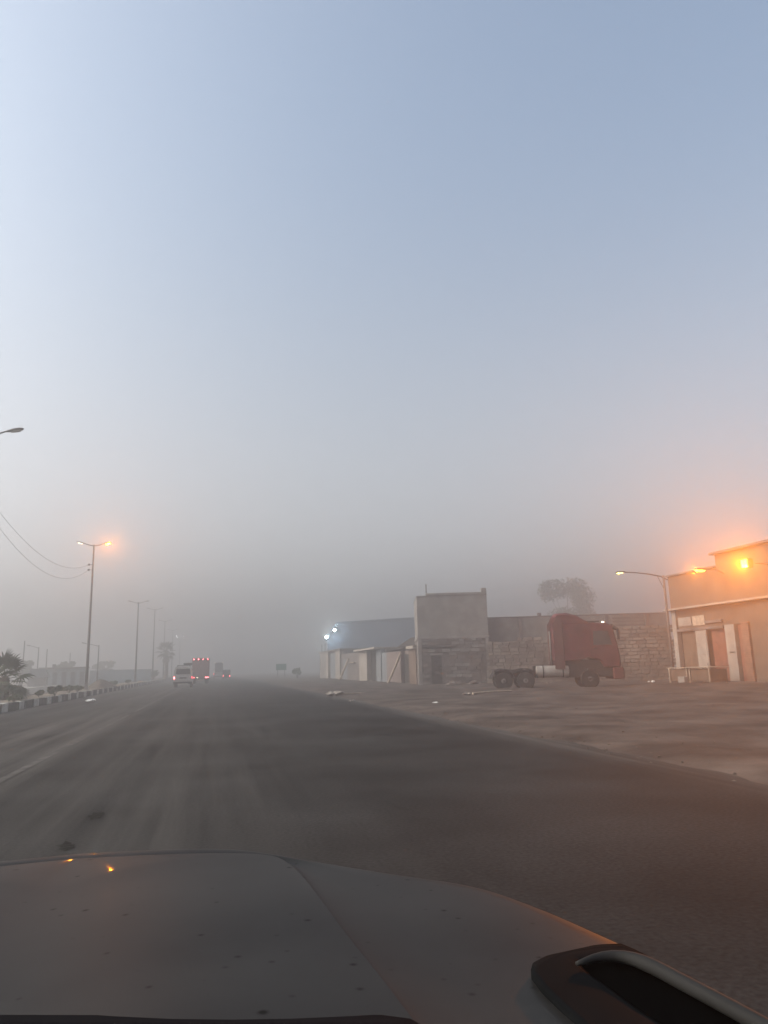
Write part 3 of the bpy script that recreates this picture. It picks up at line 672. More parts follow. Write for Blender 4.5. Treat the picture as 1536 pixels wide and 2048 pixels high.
b = MB(); b.lathe([(.28, 2.50), (.33, 2.53), (.33, 4.30), (.28, 4.33)], (0, -.86, .98), 'x', 20); b.build('fuel_tank', mat('tank_pale', (.26, .24, .22), .5, .15, 3, dirt=(.14, .11, .09), dirt_scale=2, dirt_amt=.6), TR, smooth=False)
for x in (2.85, 3.95):
    b = MB(); b.lathe([(.345, x), (.345, x+.07)], (0, -.86, .98), 'x', 20); b.build('tank_strap', m_chassis, TR)
b = MB(); b.span((2.45, .55, .62), (4.2, 1.15, 1.3)); b.build('battery_box', m_chassis, TR, bevel=.02)
for s, gx in ((-1, .62), (1, .62), (-1, 1.86), (1, 1.86)):
    b = MB(); r_ = .62; pts = []
    for q in range(13):
        a = R(10+160*q/12); pts.append((gx+math.cos(a)*r_*1.15, .52+math.sin(a)*r_*1.10))
    for q in range(12, -1, -1):
        a = R(10+160*q/12); pts.append((gx+math.cos(a)*r_*1.09, .52+math.sin(a)*r_*1.04))
    b.prism(pts, 'y', s*.62, s*1.22); b.build('mudguard', m_black, TR)
def wheel_y(parent, x, y, r_, wd):
    o = wheel(parent, x, y, r_, wd); o.rotation_euler = (0, 0, R(90)); return o
for s in (-1, 1): wheel_y(TR, 5.45, s*1.02, .52, .32); wheel_y(TR, .62, s*.93, .52, .56); wheel_y(TR, 1.86, s*.93, .52, .56)
b = MB(); b.span((4.15, -.98, .62), (6.95, .98, 1.60)); b.build('engine_housing', m_chassis, TR, bevel=.05)
b = MB(); b.span((.1, -1.0, .95), (2.35, 1.0, 1.12)); b.build('rear_deck', m_chassis, TR, bevel=.02)
b = MB(); b.lathe([(.5, 0), (.55, .03), (.55, .09), (.5, .12)], (1.15, 0, .98), 'z', 20); b.build('fifth_wheel', m_chassis, TR)
b = MB(); b.tube([(3.6, .6, 1.2), (3.6, .6, 3.3)], .07, 8); b.build('exhaust_pipe', m_steel, TR, smooth=True)

# ------------------------------------------------------------------ buildings: brown corner building
FX = 31.2
def facade(name, mb_list): pass
rb = empty('corner_building', (FX, 46.5, 0), 0, 'two-storey brown corner building lit orange by the wall lamps', 'building')
# local x: away from the road, local y: along the facade (negative = towards the camera)
b = MB(); b.span((.02, -5.3, 4.95), (9, 0, 7.2)); b.span((.25, -5.3, 3.85), (9, 0, 4.82)); b.span((.55, -5.0, 0), (9, -.02, 3.85)); b.build('wall', m_plaster, rb)
b = MB(); b.span((-.14, -5.302, 7.2), (9.05, .05, 7.32)); b.build('parapet_cap', m_conc2, rb, bevel=.02)
b = MB(); b.span((-.42, -24, 4.82), (.6, .32, 4.95)); b.build('canopy_slab', m_pale, rb, bevel=.02)
b = MB(); b.span((.0, -24, 4.97), (9, -5.304, 8.0)); b.span((.02, -24, 0), (9, -7.75, 4.81)); b.build('wall', m_plaster, rb)
b = MB(); b.span((-.3, -24.1, 8.0), (9.1, -5.1, 8.14)); b.build('roof_slab', m_conc2, rb, bevel=.02)
b = MB(); b.span((-.02, -.46, 0), (.34, .0, 4.81)); b.build('corner_column', m_pale, rb, bevel=.03)
b = MB(); b.span((.14, -7.74, 3.55), (.40, -.47, 4.80)); b.build('sign_band', m_plaster, rb, bevel=.01)
for y0, y1, z0, z1, mm2 in ((-2.0, -.55, 3.72, 4.30, m_pale), (-3.4, -2.15, 3.68, 4.32, m_wood)):
    b = MB(); b.span((.10, y0, z0), (.137, y1, z1)); o = b.build('sign_board', mm2, rb, bevel=.01)
b = MB(); b.span((.02, -5.3, 3.36), (.36, -.47, 3.54)); b.build('lintel', m_conc2, rb, bevel=.01)
b = MB(); b.span((.0, -5.2, 3.74), (.135, -3.5, 3.92)); b.build('shutter_box', m_conc2, rb, bevel=.02)
# shop fronts
def leaf(y0, y1, z1, m, nm='door', x=.30, lab=None, ribs=0, hinge=True):
    b = MB(); b.span((x, y0, .12), (x+.05, y1, z1)); o = b.build(nm, m, rb, bevel=.01)
    if lab: o['label'] = lab
    if ribs:
        for i in range(ribs):
            zz = .3+(z1-.4)*i/ribs; q = MB(); q.span((x-.022, y0+.06, zz), (x-.002, y1-.06, zz+(z1-.4)/ribs-.05)); q.build('panel', m, o, bevel=.006)
    h = MB(); h.box((x-.03, y0+.12, 1.15), (.05, .03, .16)); h.build('handle', m_black, o)
    return o
leaf(-2.22, -.50, 3.34, m_door_brown, x=.34, lab='dull brown shop door', ribs=4)
leaf(-3.50, -2.38, 3.34, m_pale, x=.06, lab='pale open shop door leaf', ribs=2)
leaf(-5.28, -3.66, 3.34, m_door_red, x=.34, lab='reddish brown shop door', ribs=4)
b = MB(); b.span((.0, -6.30, 0), (.30, -5.42, 3.54)); b.build('pier', m_pale, rb, bevel=.02)
b = MB(); b.box((-.012, -5.9, 1.85), (.02, .42, .06)); b.build('wall_slot', m_black, rb)
b = MB(); b.span((.10, -5.40, 0), (.3, -5.31, 3.54)); b.build('door_jamb', m_conc2, rb)
b = MB(); b.span((.18, -6.98, .1), (.23, -6.44, 3.5)); b.build('door', m_door_red, rb, bevel=.01)
b = MB()
for i in range(28): b.span((-.10+random.uniform(-.012, .012), -7.70, i*.13), (.22, -7.04, i*.13+.105))
o = b.build('brick_pier', m_terracotta, rb, bevel=.008); o['kind'] = 'stuff'
b = MB(); b.span((-.06, -7.66, 0), (.2, -7.08, 3.6)); b.build('pier_core', m_mortar, rb)
# yard-level step in front of the shop
b = MB(); b.span((-1.1, -8.5, -.1), (.0, .0, .10)); b.build('step', m_conc2, rb, bevel=.03)
# floodlights on the wall
def wall_lamp(name, loc, rz, label, lensm, power, kind, aim):
    t = empty(name, loc, rz, label, 'wall lamp')
    b = MB(); b.tube([(1.75, 0, -.25), (1.2, 0, .02), (.45, 0, .06)], [.035, .032, .03], 7); b.box((1.78, 0, -.25), (.05, .18, .3)); b.build('bracket', m_galv, t, smooth=False)
    if kind == 'cobra':
        h = MB(); h.prism([(-.32, .02), (-.20, .14), (.35, .13), (.52, .04), (.40, -.02)], 'y', -.15, .15); hd = h.build('lamp_head', m_lamp, t, bevel=.03)
        l = MB(); l.prism([(-.31, .015), (.34, -.025), (.24, -.11), (-.20, -.10)], 'y', -.125, .125); l.build('lens', lensm, hd, bevel=.02)
    else:
        h = MB(); h.prism([(-.18, .30), (.12, .30), (.20, .10), (.12, -.22), (-.18, -.22)], 'y', -.26, .26); hd = h.build('lamp_head', m_lamp, t, bevel=.02)
        for y0, y1 in ((-.24, -.02), (.02, .24)):
            l = MB(); l.span((-.24, y0, -.18), (-.185, y1, .26)); l.build('lens', lensm, hd, bevel=.01)
    glow(t, (-.40, 0, -.18), power*.02); halo_spot(t, (-.38, 0, -.02), aim, power); return t
wall_lamp('wall_lamp', (29.5, 40.5, 6.93), 0, 'smaller orange wall lamp glowing above the pale canopy, beside the parapet step', m_e_sodium, 1800, 'cobra', (-.58, -.80, -.10))
wall_lamp('wall_lamp', (29.5, 36.2, 6.70), 0, 'biggest and brightest orange floodlight glowing on the corner building', m_e_sodium, 8000, 'flood', (-.62, -.77, -.10))

# utility pole with a curved lamp arm at the building corner
up_ = empty('lamp_pole', (29.9, 45.0, 0), R(180), 'slim pale pole at the building corner with a long lamp arm over the yard', 'street lamp')
b = MB(); b.tube([(0, 0, 0), (0, 0, 7.15)], [.09, .07], 10); b.build('pole', m_conc2, up_, smooth=True)
b = MB(); b.tube([(-.3, 0, 6.85), (.2, 0, 7.08), (1.1, 0, 7.24), (2.1, 0, 7.34), (2.9, 0, 7.36)], [.045, .045, .042, .038, .034], 8); b.build('arm', m_galv, up_, smooth=True)
b = MB(); b.tube([(.08, 0, 6.3), (.45, 0, 7.08)], .022, 6); b.build('brace', m_galv, up_)
hd = lamp_head(1, up_, m_e_yellow); hd.location = (2.85, 0, 7.40); hd.rotation_euler = (0, R(18), 0)
glow(up_, (3.35, 0, 7.05), 12, (1, .75, .2), .08)

# market table in front of the shop
tb = empty('market_table', (28.9, 41.0, .05), R(4), 'long low stall table with pale top edge in front of the brown building', 'table')
b = MB(); b.span((-.75, -1.9, .93), (.75, .05, .98)); b.build('tabletop', m_wood, tb, bevel=.01)
b = MB(); b.span((-.70, .09, .90), (.75, 2.0, .95)); b.build('tabletop', m_wood, tb, bevel=.01)
for x in (-.6, .6):
    for y in (-1.75, -.05, .2, 1.85):
        b = MB(); b.box((x, y, .45), (.08, .08, .9)); b.build('leg', m_wood, tb)
b = MB(); b.span((-.62, -1.85, .12), (.62, 1.9, .16)); b.build('shelf', m_door_brown, tb)
b = MB(); b.span((-.56, -1.8, .17), (.60, 1.85, .85)); b.build('side_panel', m_door_brown, tb)
cr = MB(); cr.span((28.0, 41.1, .03), (28.45, 41.75, .46)); o = cr.build('crate', m_pale, None, bevel=.02); tag(o, 'small pale crate on the dirt beside the stall table', 'crate')

# ------------------------------------------------------------------ tower block (bare two-storey building)
tw = empty('concrete_block_house', (18.4, 56.7, 0), R(-13), 'tall bare grey concrete house with flat roof and rooftop pole', 'house')
b = MB(); b.span((-2.75, 0, 3.7), (2.85, 6, 7.0)); b.build('wall', m_conc, tw)
b = MB(); b.span((-2.75, .0, 0), (2.85, 6, 3.66)); b.build('wall', m_conc2, tw)
b = MB(); b.span((-2.82, -.06, 3.56), (2.92, 6.06, 3.74)); b.build('floor_slab', m_conc, tw, bevel=.02)
b = MB(); b.span((-2.0, -.05, 6.98), (2.87, 6.05, 7.20)); b.span((-2.77, -.03, 6.90), (-2.0, 6.03, 7.02)); b.build('parapet', m_conc, tw, bevel=.03)
b = MB(); b.span((2.45, -.03, 7.2), (2.86, .5, 7.52)); b.build('column_stub', m_conc, tw, bevel=.03)
b = MB(); b.tube([(-1.95, .2, 6.9), (-1.95, .2, 7.95)], .05, 6); b.build('roof_pole', m_conc2, tw)
for x0, x1, z0, z1 in ((-1.75, -.95, .1, 2.3),):
    b = MB(); b.span((x0, -.012, z0), (x1, .02, z1)); o = b.build('doorway', m_chassis, tw)
    q = MB(); q.span((x0-.1, -.05, z1+.002), (x1+.1, .01, z1+.16)); q.build('lintel', m_conc, o)
bmsh = []
for q in range(3):
    b = MB(); rnd = random.Random(q+60); b.box((0, 0, 0), (1, 1, 1)); b.v = [tuple(c_*(1+rnd.uniform(-.08, .05)) for c_ in p_) for p_ in b.v]; bmsh.append(b.mesh('block', (m_conc, m_stone2, m_conc2)[q]))
rnd = random.Random(77); z = .02
while z < 3.35:
    hg = rnd.uniform(.22, .30); x = -2.45
    while x < 2.5:
        ln = min(rnd.uniform(.4, .8), 2.52-x)
        if ln > .15 and not (x+ln > -1.86 and x < -.84 and z < 2.5) and not (2.85 < z+hg and z < 3.1 and x < .25):
            inst('block', bmsh[rnd.randrange(3)], tw, (x+ln/2, .02+rnd.uniform(-.06, .02), z+hg/2), (rnd.uniform(-.02, .02), rnd.uniform(-.02, .02), rnd.uniform(-.03, .03)), (ln-.04, .2, hg-.035))
        x += ln
    z += hg
for x0 in (-2.78, 2.55):
    b = MB(); b.span((x0, -.08, 0), (x0+.3, .1, 3.55)); b.build('pilaster', m_conc, tw, bevel=.02)
b = MB(); b.span((-2.4, -.30, 2.95), (.2, .0, 3.05)); b.build('door_canopy', m_conc2, tw, bevel=.01)

# ------------------------------------------------------------------ blue shed
sh = empty('blue_shed', (19.6, 126.7, -.6), R(-13), 'long blue sheet-metal shed with two white floodlights behind the shops', 'shed'); sh.scale = (1.4,)*3
b = MB(); b.prism([(-.6, 0), (-.6, 4.9), (.7, 6.9), (10.5, 7.25), (16, 6.0), (16, 0)], 'y', 0, 20); b.build('wall', m_shed, sh)
b = MB()
for i in range(55):
    x = -.5+i*.3; top = 4.9+(x+.6)*2/1.3 if x < .7 else 6.9+(x-.7)*.035 if x < 10.5 else 7.25-(x-10.5)*.227
    b.span((x, -.045, 3.0), (x+.12, -.002, top-.03))
o = b.build('wall_corrugation', m_shed, sh); o['kind'] = 'stuff'
b = MB(); b.prism([(-.85, 4.75), (-.85, 4.88), (.62, 7.04), (10.5, 7.40), (16.3, 6.12), (16.3, 6.0), (10.5, 7.27), (.7, 6.92)], 'y', -.3, 20.2); b.build('roof', mat('blue_roof', (.075, .10, .14), .5, .15, .5), sh)
def flood(loc, label, p):
    t = empty('floodlight', loc, R(-13), label, 'floodlight', 'white floodlights on the blue shed'); t.scale = (1.4,)*3
    b = MB(); b.box((0, .1, 0), (.36, .16, .28)); b.build('housing', m_lamp, t, bevel=.02)
    b = MB(); b.box((0, .008, 0), (.30, .03, .22)); b.build('lens', m_e_flood, t)
    b = MB(); b.tube([(0, .1, .12), (0, .32, .2)], .03, 6); b.build('bracket', m_galv, t)
    glow(t, (0, -.15, 0), p, (.75, .95, 1), .1)
flood((18.55, 126.0, 6.75), 'lower white floodlight at the outer corner of the blue shed', 260)
flood((19.88, 125.65, 7.87), 'upper white floodlight under the roof edge of the blue shed', 220)

# ------------------------------------------------------------------ row of shops (facade X = 16.5)
SX = 16.5
def shop(y0, y1, h, label, m, setback=0):
    t = empty('shop', (SX+setback, (y0+y1)/2, 0), 0, label, 'shop', 'row of small shops along the roadside'); t['y0'] = y0
    return t
# far shop
t = shop(99.5, 120, 4.2, 'farthest shop of the row, grey with pale door pillars and rods on its roof', m_conc)
c = t.location.y; L_ = lambda y: y-c
b = MB(); b.span((.35, L_(99.5), 0), (8, L_(120), 4.0)); b.build('wall', m_conc2, t)
b = MB(); b.span((-.1, L_(99.4), 3.85), (8.1, L_(120.1), 4.1)); b.build('roof_slab', m_conc2, t, bevel=.02)
for a0, a1 in ((110.6, 113.0), (100.0, 103.6)):
    b = MB(); b.span((-.05, L_(a0), 0), (.34, L_(a1), 3.84)); b.build('pillar', m_pale, t, bevel=.02)
for a0, a1 in ((107.0, 110.4), (103.8, 106.8)):
    b = MB(); b.span((.28, L_(a0), .05), (.345, L_(a1), 3.6)); b.build('shutter', m_door_blue, t, bevel=.01)
for yy_ in (112.5, 116, 119.5):
    b = MB(); b.tube([(.3, L_(yy_), 4.1), (.32, L_(yy_), 5.3)], .05, 5); b.build('roof_rod', m_chassis, t)
b = MB(); b.span((.02, L_(113.4), 0), (.34, L_(119.8), 3.84)); b.build('front_wall', m_conc, t)
# middle shop
t = shop(74.5, 99.3, 3.5, 'middle shop of the row with a pale canopy over a dark opening', m_conc2)
c = t.location.y; L_ = lambda y: y-c
b = MB(); b.span((.5, L_(74.5), 0), (8, L_(99.3), 3.3)); b.build('wall', m_conc2, t)
b = MB(); b.span((.02, L_(86.4), 0), (.49, L_(99.2), 3.3)); b.build('front_wall', m_conc2, t)
b = MB(); b.span((-.7, L_(74.6), 3.32), (8, L_(86.2), 3.52)); b.build('canopy_slab', m_pale, t, bevel=.02)
b = MB(); b.span((-.1, L_(81.4), 0), (.4, L_(85.8), 3.31)); b.build('pillar', m_pale, t, bevel=.02)
b = MB(); b.span((.40, L_(77.1), .02), (.49, L_(81.2), 3.0)); b.build('opening', m_dark, t)  # dark panel on the wall, painted as the shade inside the shop
b = MB(); b.span((.0, L_(74.6), 0), (.4, L_(76.9), 3.31)); b.build('shutter', m_door_blue, t, bevel=.01)
b = MB(); b.span((-.3, L_(88.5), 2.1), (.0, L_(92.5), 2.2)); b.build('awning', m_wood, t)
b = MB(); b.span((.0, L_(94.5), .05), (.018, L_(97.5), 2.6)); b.build('door', m_door_blue, t)
# near shop
t = shop(57.0, 74.3, 3.2, 'nearest shop of the row, reddish wall and sloping dark tin roof, beside the concrete house', m_plaster)
c = t.location.y; L_ = lambda y: y-c
m_rw = mat('reddish_plaster', (.16, .125, .115), .9, .25, .8, .3, 8, dirt=(.12, .085, .075), dirt_scale=.6, dirt_amt=.7)
b = MB(); b.span((.4, L_(63.4), 0), (1.9, L_(74.2), 2.9)); b.build('wall', m_rw, t)
b = MB(); b.span((.0, L_(66.3), 0), (.39, L_(72.0), 2.9)); b.build('front_wall', m_rw, t)
b = MB(); b.span((.0, L_(72.05), .0), (.39, L_(74.2), 2.9)); b.build('shutter', m_door_blue, t, bevel=.01)
b = MB(); b.span((.31, L_(63.9), .02), (.39, L_(66.2), 2.6)); b.build('opening', m_dark, t)  # shade of the open front put in as a dark panel
b = MB(); b.span((-.02, L_(61.0), 0), (.38, L_(63.3), 2.95)); b.build('pillar', m_plaster, t, bevel=.02)
b = MB(); b.span((-.25, L_(60.9), 2.96), (.45, L_(63.4), 3.22)); b.build('pillar_cap', m_pale, t, bevel=.02)
b = MB(); b.prism([(L_(60), 3.3), (L_(60), 3.38), (L_(74), 3.12), (L_(74), 3.04)], 'x', .5, 3.8); b.build('tin_roof', m_chassis, t)
b = MB(); b.prism([(L_(62), 3.40), (L_(66), 4.1), (L_(72), 3.36)], 'x', 1.0, 3.2); b.build('dormer', m_chassis, t)
# leaning planks
def plank(a, b_, r_, label):
    m = MB(); m.tube([a, [(a[i]+b_[i])/2+(.03 if i == 0 else 0) for i in range(3)], b_], r_, 4); o = m.build('leaning_plank', m_wood); tag(o, label, 'plank', 'planks leaning on the shop row')
plank((15.6, 67.8, .02), (16.42, 65.8, 2.75), .10, 'long pale plank leaning on the nearest shop by its dark opening')
plank((15.7, 96.0, .02), (16.40, 93.0, 2.6), .12, 'pale plank leaning on the middle shop under its awning')

# ------------------------------------------------------------------ stone wall behind the truck
A0, A1 = Vector((21.0, 55.6, 0)), Vector((32.9, 49.55, 0)); dv = (A1-A0); LN = dv.length; ang = math.atan2(dv.y, dv.x)
sw = empty('stone_wall', A0, ang, 'rough coursed stone wall between the concrete house and the brown building', 'wall')
def wall_top(x): return 3.35 + .25*nz3(x*.5, 2.0) + (0 if x < LN*.52 else .75)
b = MB(); pr = [(0, -.05)]+[(LN*i/24, wall_top(LN*i/24)-.12) for i in range(25)]+[(LN, -.05)]
b.prism(pr, 'y', .04, .40); b.build('wall_core', m_mortar, sw)
stones = []
for mm2 in (m_stone, m_stone2):
    for q in range(3):
        b = MB(); rnd = random.Random(q*7+1); b.box((0, 0, 0), (1, 1, 1)); b.v = [tuple(c_*(1+rnd.uniform(-.07, .05)) for c_ in p_) for p_ in b.v]; stones.append(b.mesh('stone', mm2))
cnt = 0; rest = MB(); rest2 = MB(); z = 0.0; cand = []
while z < 4.3:
    hgt = random.uniform(.20, .30); x = random.uniform(-.3, 0)
    while x < LN:
        ln = random.uniform(.38, .85)
        if z+hgt*.6 < wall_top(min(LN, max(0, x+ln/2))): cand.append((x+ln/2, z+hgt/2, ln-.05, hgt-.045))
        x += ln
    z += hgt
cand.sort(key=lambda s_: (-(s_[1] > 1.2 or s_[0] > LN*.8), -s_[2]*s_[3]))
for i, (x, zz, ln, hg) in enumerate(cand):
    pale = (x > LN*.55)
    if i < 290:
        j = random.randrange(3) + (0 if (pale and random.random() < .8) or random.random() < .25 else 3)
        inst('stone', stones[j], sw, (x, .06+random.uniform(-.05, .03), zz), (random.uniform(-.03, .03), random.uniform(-.025, .025), random.uniform(-.03, .03)), (ln, .30, hg))
    else: (rest2 if pale else rest).box((x, .06+random.uniform(-.04, .03), zz), (ln, .30, hg), ry=random.uniform(-.02, .02))
for q, mm2 in ((rest, m_stone2), (rest2, m_stone)):
    if q.v: o = q.build('stonework', mm2, sw); o['kind'] = 'stuff'
bk = empty('yard_wall', (21.4, 57.3, 0), math.atan2(-4.2, 15.0), 'tall plain grey wall rising behind the rough stone wall', 'wall')
b = MB(); b.span((0, 0, 0), (14.6, .25, 5.15)); b.build('wall', m_conc, bk)
b = MB(); b.span((-.05, -.04, 5.15), (14.7, .29, 5.24)); b.build('coping', m_conc2, bk, bevel=.02)
for x in (2.7, 6.1, 9.6, 12.8):
    b = MB(); b.span((x, -.10, 0), (x+.28, -.002, 5.14)); b.build('post', m_conc2, bk, bevel=.01)
for i in range(9):
    b = MB(); b.span((10.2, -.03, 3.85+i*.14), (12.7, -.002, 3.85+i*.14+.10)); b.build('wall_plank', m_conc2 if i % 2 else m_conc, bk)
b = MB(); b.box((4.4, .1, 5.36), (.3, .3, .24)); b.build('post_cap', m_conc2, bk, bevel=.02)
# rubble at the foot of the wall
STL = ('rough dark stone lying before the first doorway of the concrete house', 'rough dark stone lying between the two doorways of the concrete house', 'rough stone lying under the join of concrete house and stone wall', 'rough stone at the foot of the stone wall, behind the truck tail', 'rough stone at the foot of the stone wall, behind the pale fuel tank')
rnd = random.Random(5)
for i, lab in enumerate(STL):
    x, y = 17.4+i*1.55+rnd.uniform(-.2, .2), 54.8-i*.85+rnd.uniform(-1.2, .2)
    sc = rnd.uniform(.35, .8)
    b = MB(); vs = []; n = 9
    for q, zz in ((.8, -.2), (1, .1), (.7, .35), (.2, .5)):
        for j in range(n):
            a = 2*math.pi*j/n; f = q*rnd.uniform(.5, 1.3)*sc*.7; vs.append((f*math.cos(a), f*math.sin(a), zz*sc*rnd.uniform(.5, 1.1)))
    b.add(vs, [(a*n+j, a*n+(j+1) % n, (a+1)*n+(j+1) % n, (a+1)*n+j) for a in range(3) for j in range(n)]+[tuple(range(3*n, 4*n))])
    o = b.build('boulder', m_stone2); o.location = (x, y, .02)
    tag(o, lab, 'stone', 'stones lying before the walls')
# ------------------------------------------------------------------ far left: shop row and hut
lb = empty('pale_shop_row', (-25.2, 121, 0), R(8), 'low pale blue shop row with flat roof beyond the opposite road', 'building')
b = MB(); b.span((0, 1.2, 0), (6.6, 6, 2.5)); b.build('wall', m_paleblue, lb)
b = MB(); b.span((-.2, -.2, 2.5), (6.8, 6.2, 2.72)); b.build('roof', m_conc2, lb, bevel=.02)
for i in range(6):
    b = MB(); b.span((i*1.26, 0, 0), (i*1.26+.22, .22, 2.49)); b.build('column', m_paleblue, lb)
for i in range(5):
    b = MB(); b.span((i*1.26+.45, 1.15, .05), (i*1.26+1.1, 1.198, 2.0)); b.build('door', m_door_blue, lb)
b = MB(); b.span((6.9, 2, 0), (16, 5, 2.0)); b.span((6.9, 1.9, 2.0), (16.1, 5.1, 2.15)); b.build('annex', m_paleblue, lb)
b = MB(); b.box((1.9, 0, 2.95), (.5, .4, .45)); b.build('roof_tank', m_conc2, lb, bevel=.05)
hu = empty('dark_hut', (-24.9, 111.5, 0), R(8), 'dark hut with a hipped canvas roof behind the fan palm', 'hut')
b = MB(); b.span((0.2, .2, 0), (2.4, 2.6, 1.35)); b.build('wall', m_conc, hu)
b = MB(); b.add([(-.2, -.2, 1.3), (2.8, -.2, 1.3), (2.8, 3, 1.3), (-.2, 3, 1.3), (.5, .6, 2.55), (2.3, .6, 2.40), (2.3, 2.2, 2.40), (.5, 2.2, 2.55)], [(0, 1, 5, 4), (1, 2, 6, 5), (2, 3, 7, 6), (3, 0, 4, 7), (4, 5, 6, 7), (0, 3, 2, 1)]); b.build('roof', m_cloth, hu)
b = MB(); b.tube([(0, 0, 0), (0, 0, 2.0)], .04, 6); o = b.build('road_marker', m_galv); o.location = (-24, 150, 0); bb = MB(); bb.box((0, 0, 2.2), (.8, .05, .45)); bb.build('sign_panel', m_litter, o, bevel=.01); tag(o, 'faint small white sign above the pale blue shop row', 'sign')

# ------------------------------------------------------------------ the car the picture is taken from
car = empty('car', (-.30, 0, 0), 0, 'dark dusty car hood seen from inside, along the bottom of the picture', 'car')
CX0 = -.30
def P(x, y, z): return (x-CX0, y, z)
# right-hand outline of the wing (front to rear) and the crease between hood dome and wing
edge = [(-.30, 2.02, 1.08), (-.08, 1.985, 1.082), (.07, 1.93, 1.082), (.158, 1.845, 1.080), (.25, 1.752, 1.075), (.39, 1.635, 1.070), (.525, 1.53, 1.065), (.582, 1.368, 1.065), (.610, 1.197, 1.070), (.628, 1.093, 1.073), (.640, .976, 1.074), (.648, .856, 1.074), (.655, .60, 1.074)]
def resample(pts, n):
    pts = [Vector(p_) for p_ in pts]
    for _ in range(3):
        q = [pts[0]]
        for a, c_ in zip(pts, pts[1:]): q += [a.lerp(c_, .25), a.lerp(c_, .75)]
        pts = q+[pts[-1]]
    d = [0]
    for a, c_ in zip(pts, pts[1:]): d.append(d[-1]+(c_-a).length)
    out = []
    for i in range(n):
        s_ = d[-1]*i/(n-1); j = max(k_ for k_ in range(len(d)) if d[k_] <= s_+1e-9); j = min(j, len(pts)-2)
        out.append(pts[j].lerp(pts[j+1], (s_-d[j])/max(1e-9, d[j+1]-d[j])))
    return out
crease = [(-.30, 1.922, 1.091), (-.2, 1.915, 1.091), (.02, 1.88, 1.090), (.135, 1.83, 1.088), (.165, 1.76, 1.088), (.187, 1.579, 1.093), (.205, 1.231, 1.102), (.220, 1.036, 1.107), (.226, .93, 1.110), (.23, .86, 1.111)]
N = 60
E_ = resample(edge, N); C_ = resample(crease, N)
# hood dome: from the crease inwards to the car's long axis
hb = MB(); rows = []
axis = [Vector((-.30, 1.921-1.06*i/(N-1), 1.0912+.009*i/(N-1))) for i in range(N)]
for i in range(N):
    a = C_[i]; c_ = axis[i]; row = []
    for j in range(9):
        t_ = j/8; p_ = a.lerp(c_, t_); p_.z += .012*min(1, (a-c_).length/.4)*math.sin(math.pi*t_)
        row.append(P(*p_))
    rows.append(row+[(-q[0], q[1], q[2]) for q in row[-2::-1]])
hb.grid(rows); hb.build('hood', m_paint, car, smooth=True)
wg = MB(); rows = []
for i in range(N):
    a = C_[i] + Vector((0, 0, -.004)); e = E_[i]; row = [P(*(a))]
    for t_, dz in ((.06, -.006), (.25, -.006), (.5, .0), (.75, .003), (.92, .002), (1.0, .0)):
        p_ = a.lerp(e, t_); p_.z += dz; row.append(P(*p_))
    nrm = Vector((E_[min(i+1, N-1)].y-E_[max(i-1, 0)].y, -(E_[min(i+1, N-1)].x-E_[max(i-1, 0)].x), 0)).normalized()*-1
    for off, dz in ((.018, -.008), (.034, -.03), (.045, -.08), (.06, -.4)): row.append(P(*(e+nrm*off+Vector((0, 0, dz)))))
    rows.append(row)
# corner by the windscreen for the cowl recess, its shade painted black
cut = [(636, 1175), (555, 1167), (497, 1160), (463, 1128), (463, 1045), (465, 950)]
wg.grid(rows); wing = wg.build('wing', m_paint, car, smooth=True); mirrored = [wing]
def star(poly, c, n):
    out = []
    for i in range(n):
        a = 2*math.pi*i/n; d = Vector((math.cos(a), math.sin(a))); best = None
        for p_, q_ in zip(poly, poly[1:]+poly[:1]):
            p2 = Vector(p_[:2])-c; e = Vector(q_[:2])-Vector(p_[:2]); den = d.x*e.y-d.y*e.x
            if abs(den) < 1e-9: continue
            t_ = (p2.x*e.y-p2.y*e.x)/den; s_ = (p2.x*d.y-p2.y*d.x)/den
            if t_ > 0 and -1e-6 <= s_ <= 1+1e-6 and (best is None or t_ > best): best = t_
        best = best or .02; out.append(c+d*best)
    return out
def wz(x): return 1.108-.033*max(0, min(1, (x-.22)/.41))
outer = [(.610, 1.117), (.5668, 1.1152), (.5214, 1.0973), (.4691, 1.0769), (.4358, 1.0511), (.4217, 1.0256), (.416, .9768), (.4152, .9252), (.4173, .8784), (.4185, .803), (.43, .52), (.65, .52), (.640, .86), (.632, .95), (.622, 1.05)]
inner = [(.5034, 1.0609), (.4988, 1.0087), (.5013, .9672), (.5043, .9072), (.5121, .8473), (.515, .60), (.618, .60), (.6148, .8636), (.5984, .9679), (.5762, 1.0337), (.5414, 1.0604)]
cc = Vector((.552, .90)); NO = 90
o_ = star(outer, cc, NO); i_ = star(inner, cc, NO); H_ = .007
rb_ = MB(); rings = []
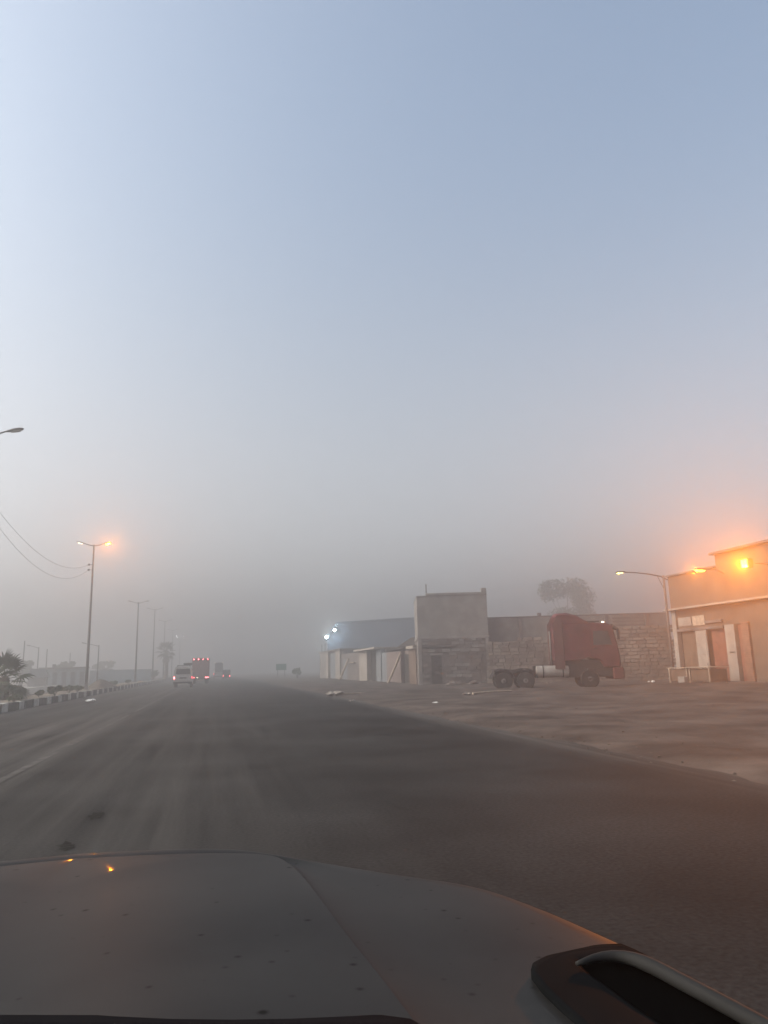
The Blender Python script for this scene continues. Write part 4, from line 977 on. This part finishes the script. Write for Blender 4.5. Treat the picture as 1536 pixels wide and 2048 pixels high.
for dz, k, src in ((-.01, 0, 'o'), (.007, .0, 'o'), (H_*.85, .10, 'm'), (H_, .25, 'm'), (H_, .8, 'm'), (H_*.7, 1.0, 'm'), (.004, 1.03, 'm')):
    rings.append([P(*(o_[q].lerp(i_[q], k)), wz(o_[q].lerp(i_[q], k).x)+dz) for q in range(NO)]+[P(*(o_[0].lerp(i_[0], k)), wz(o_[0].lerp(i_[0], k).x)+dz)])
rb_.grid(rings); mirrored.append(rb_.build('cowl_trim', m_trim, car, smooth=True))
fl = MB(); fl.add([P(*q, wz(q.x)+.006) for q in i_], [tuple(range(NO))]); mirrored.append(fl.build('recess_shade_plate', mat('recess_shade', (.002, .002, .002), 1.0, .1, 4, spec=.0), car))  # shallow black plate, coloured as the shade of a deep cavity
rl = MB(); rp = resample([(.488, 1.024, 1.100), (.5296, 1.040, 1.100), (.5642, 1.034, 1.099), (.5821, .9972, 1.098), (.5895, .9517, 1.097), (.6013, .8785, 1.096), (.6099, .8052, 1.096), (.6172, .66, 1.096)], 30)
rr_ = [.003+.007*min(1, i/7) for i in range(30)]
rl.tube([P(*q) for q in rp], rr_, 12); mirrored.append(rl.build('cowl_rail', mat('rail_grey', (.016, .0155, .015), .7, .2, 8, spec=.15), car, smooth=True))
for q in mirrored:                       # the other side of the hood
    c_ = q.copy(); COL.objects.link(c_); c_.parent = car; c_.scale = (-1, 1, 1)
# black scuttle panel under the windscreen
bl_ = MB(); rows = []
SR = ((-.30, 1.122, 0), (-.25, 1.108, 0), (-.068, 1.054, 0), (.111, 1.002, 0), (.195, .978, 0), (.224, .960, 0), (.236, .935, 0), (.243, .90, 0), (.250, .83, 0), (.255, .70, 0))
for x, y, rdz in [(-.60-q[0], q[1], 0) for q in SR[:0:-1]]+list(SR):
    y -= .055
    rows.append([P(x, y+.015, 1.085), P(x, y, 1.112), P(x, y-.05, 1.122), P(x, y-.16, 1.126), P(x, y-.55, 1.115)])
bl_.grid(rows); bl_.build('scuttle_panel', mat('scuttle_black', (.003, .0035, .005), .95, .1, 6, spec=.03), car, smooth=True)
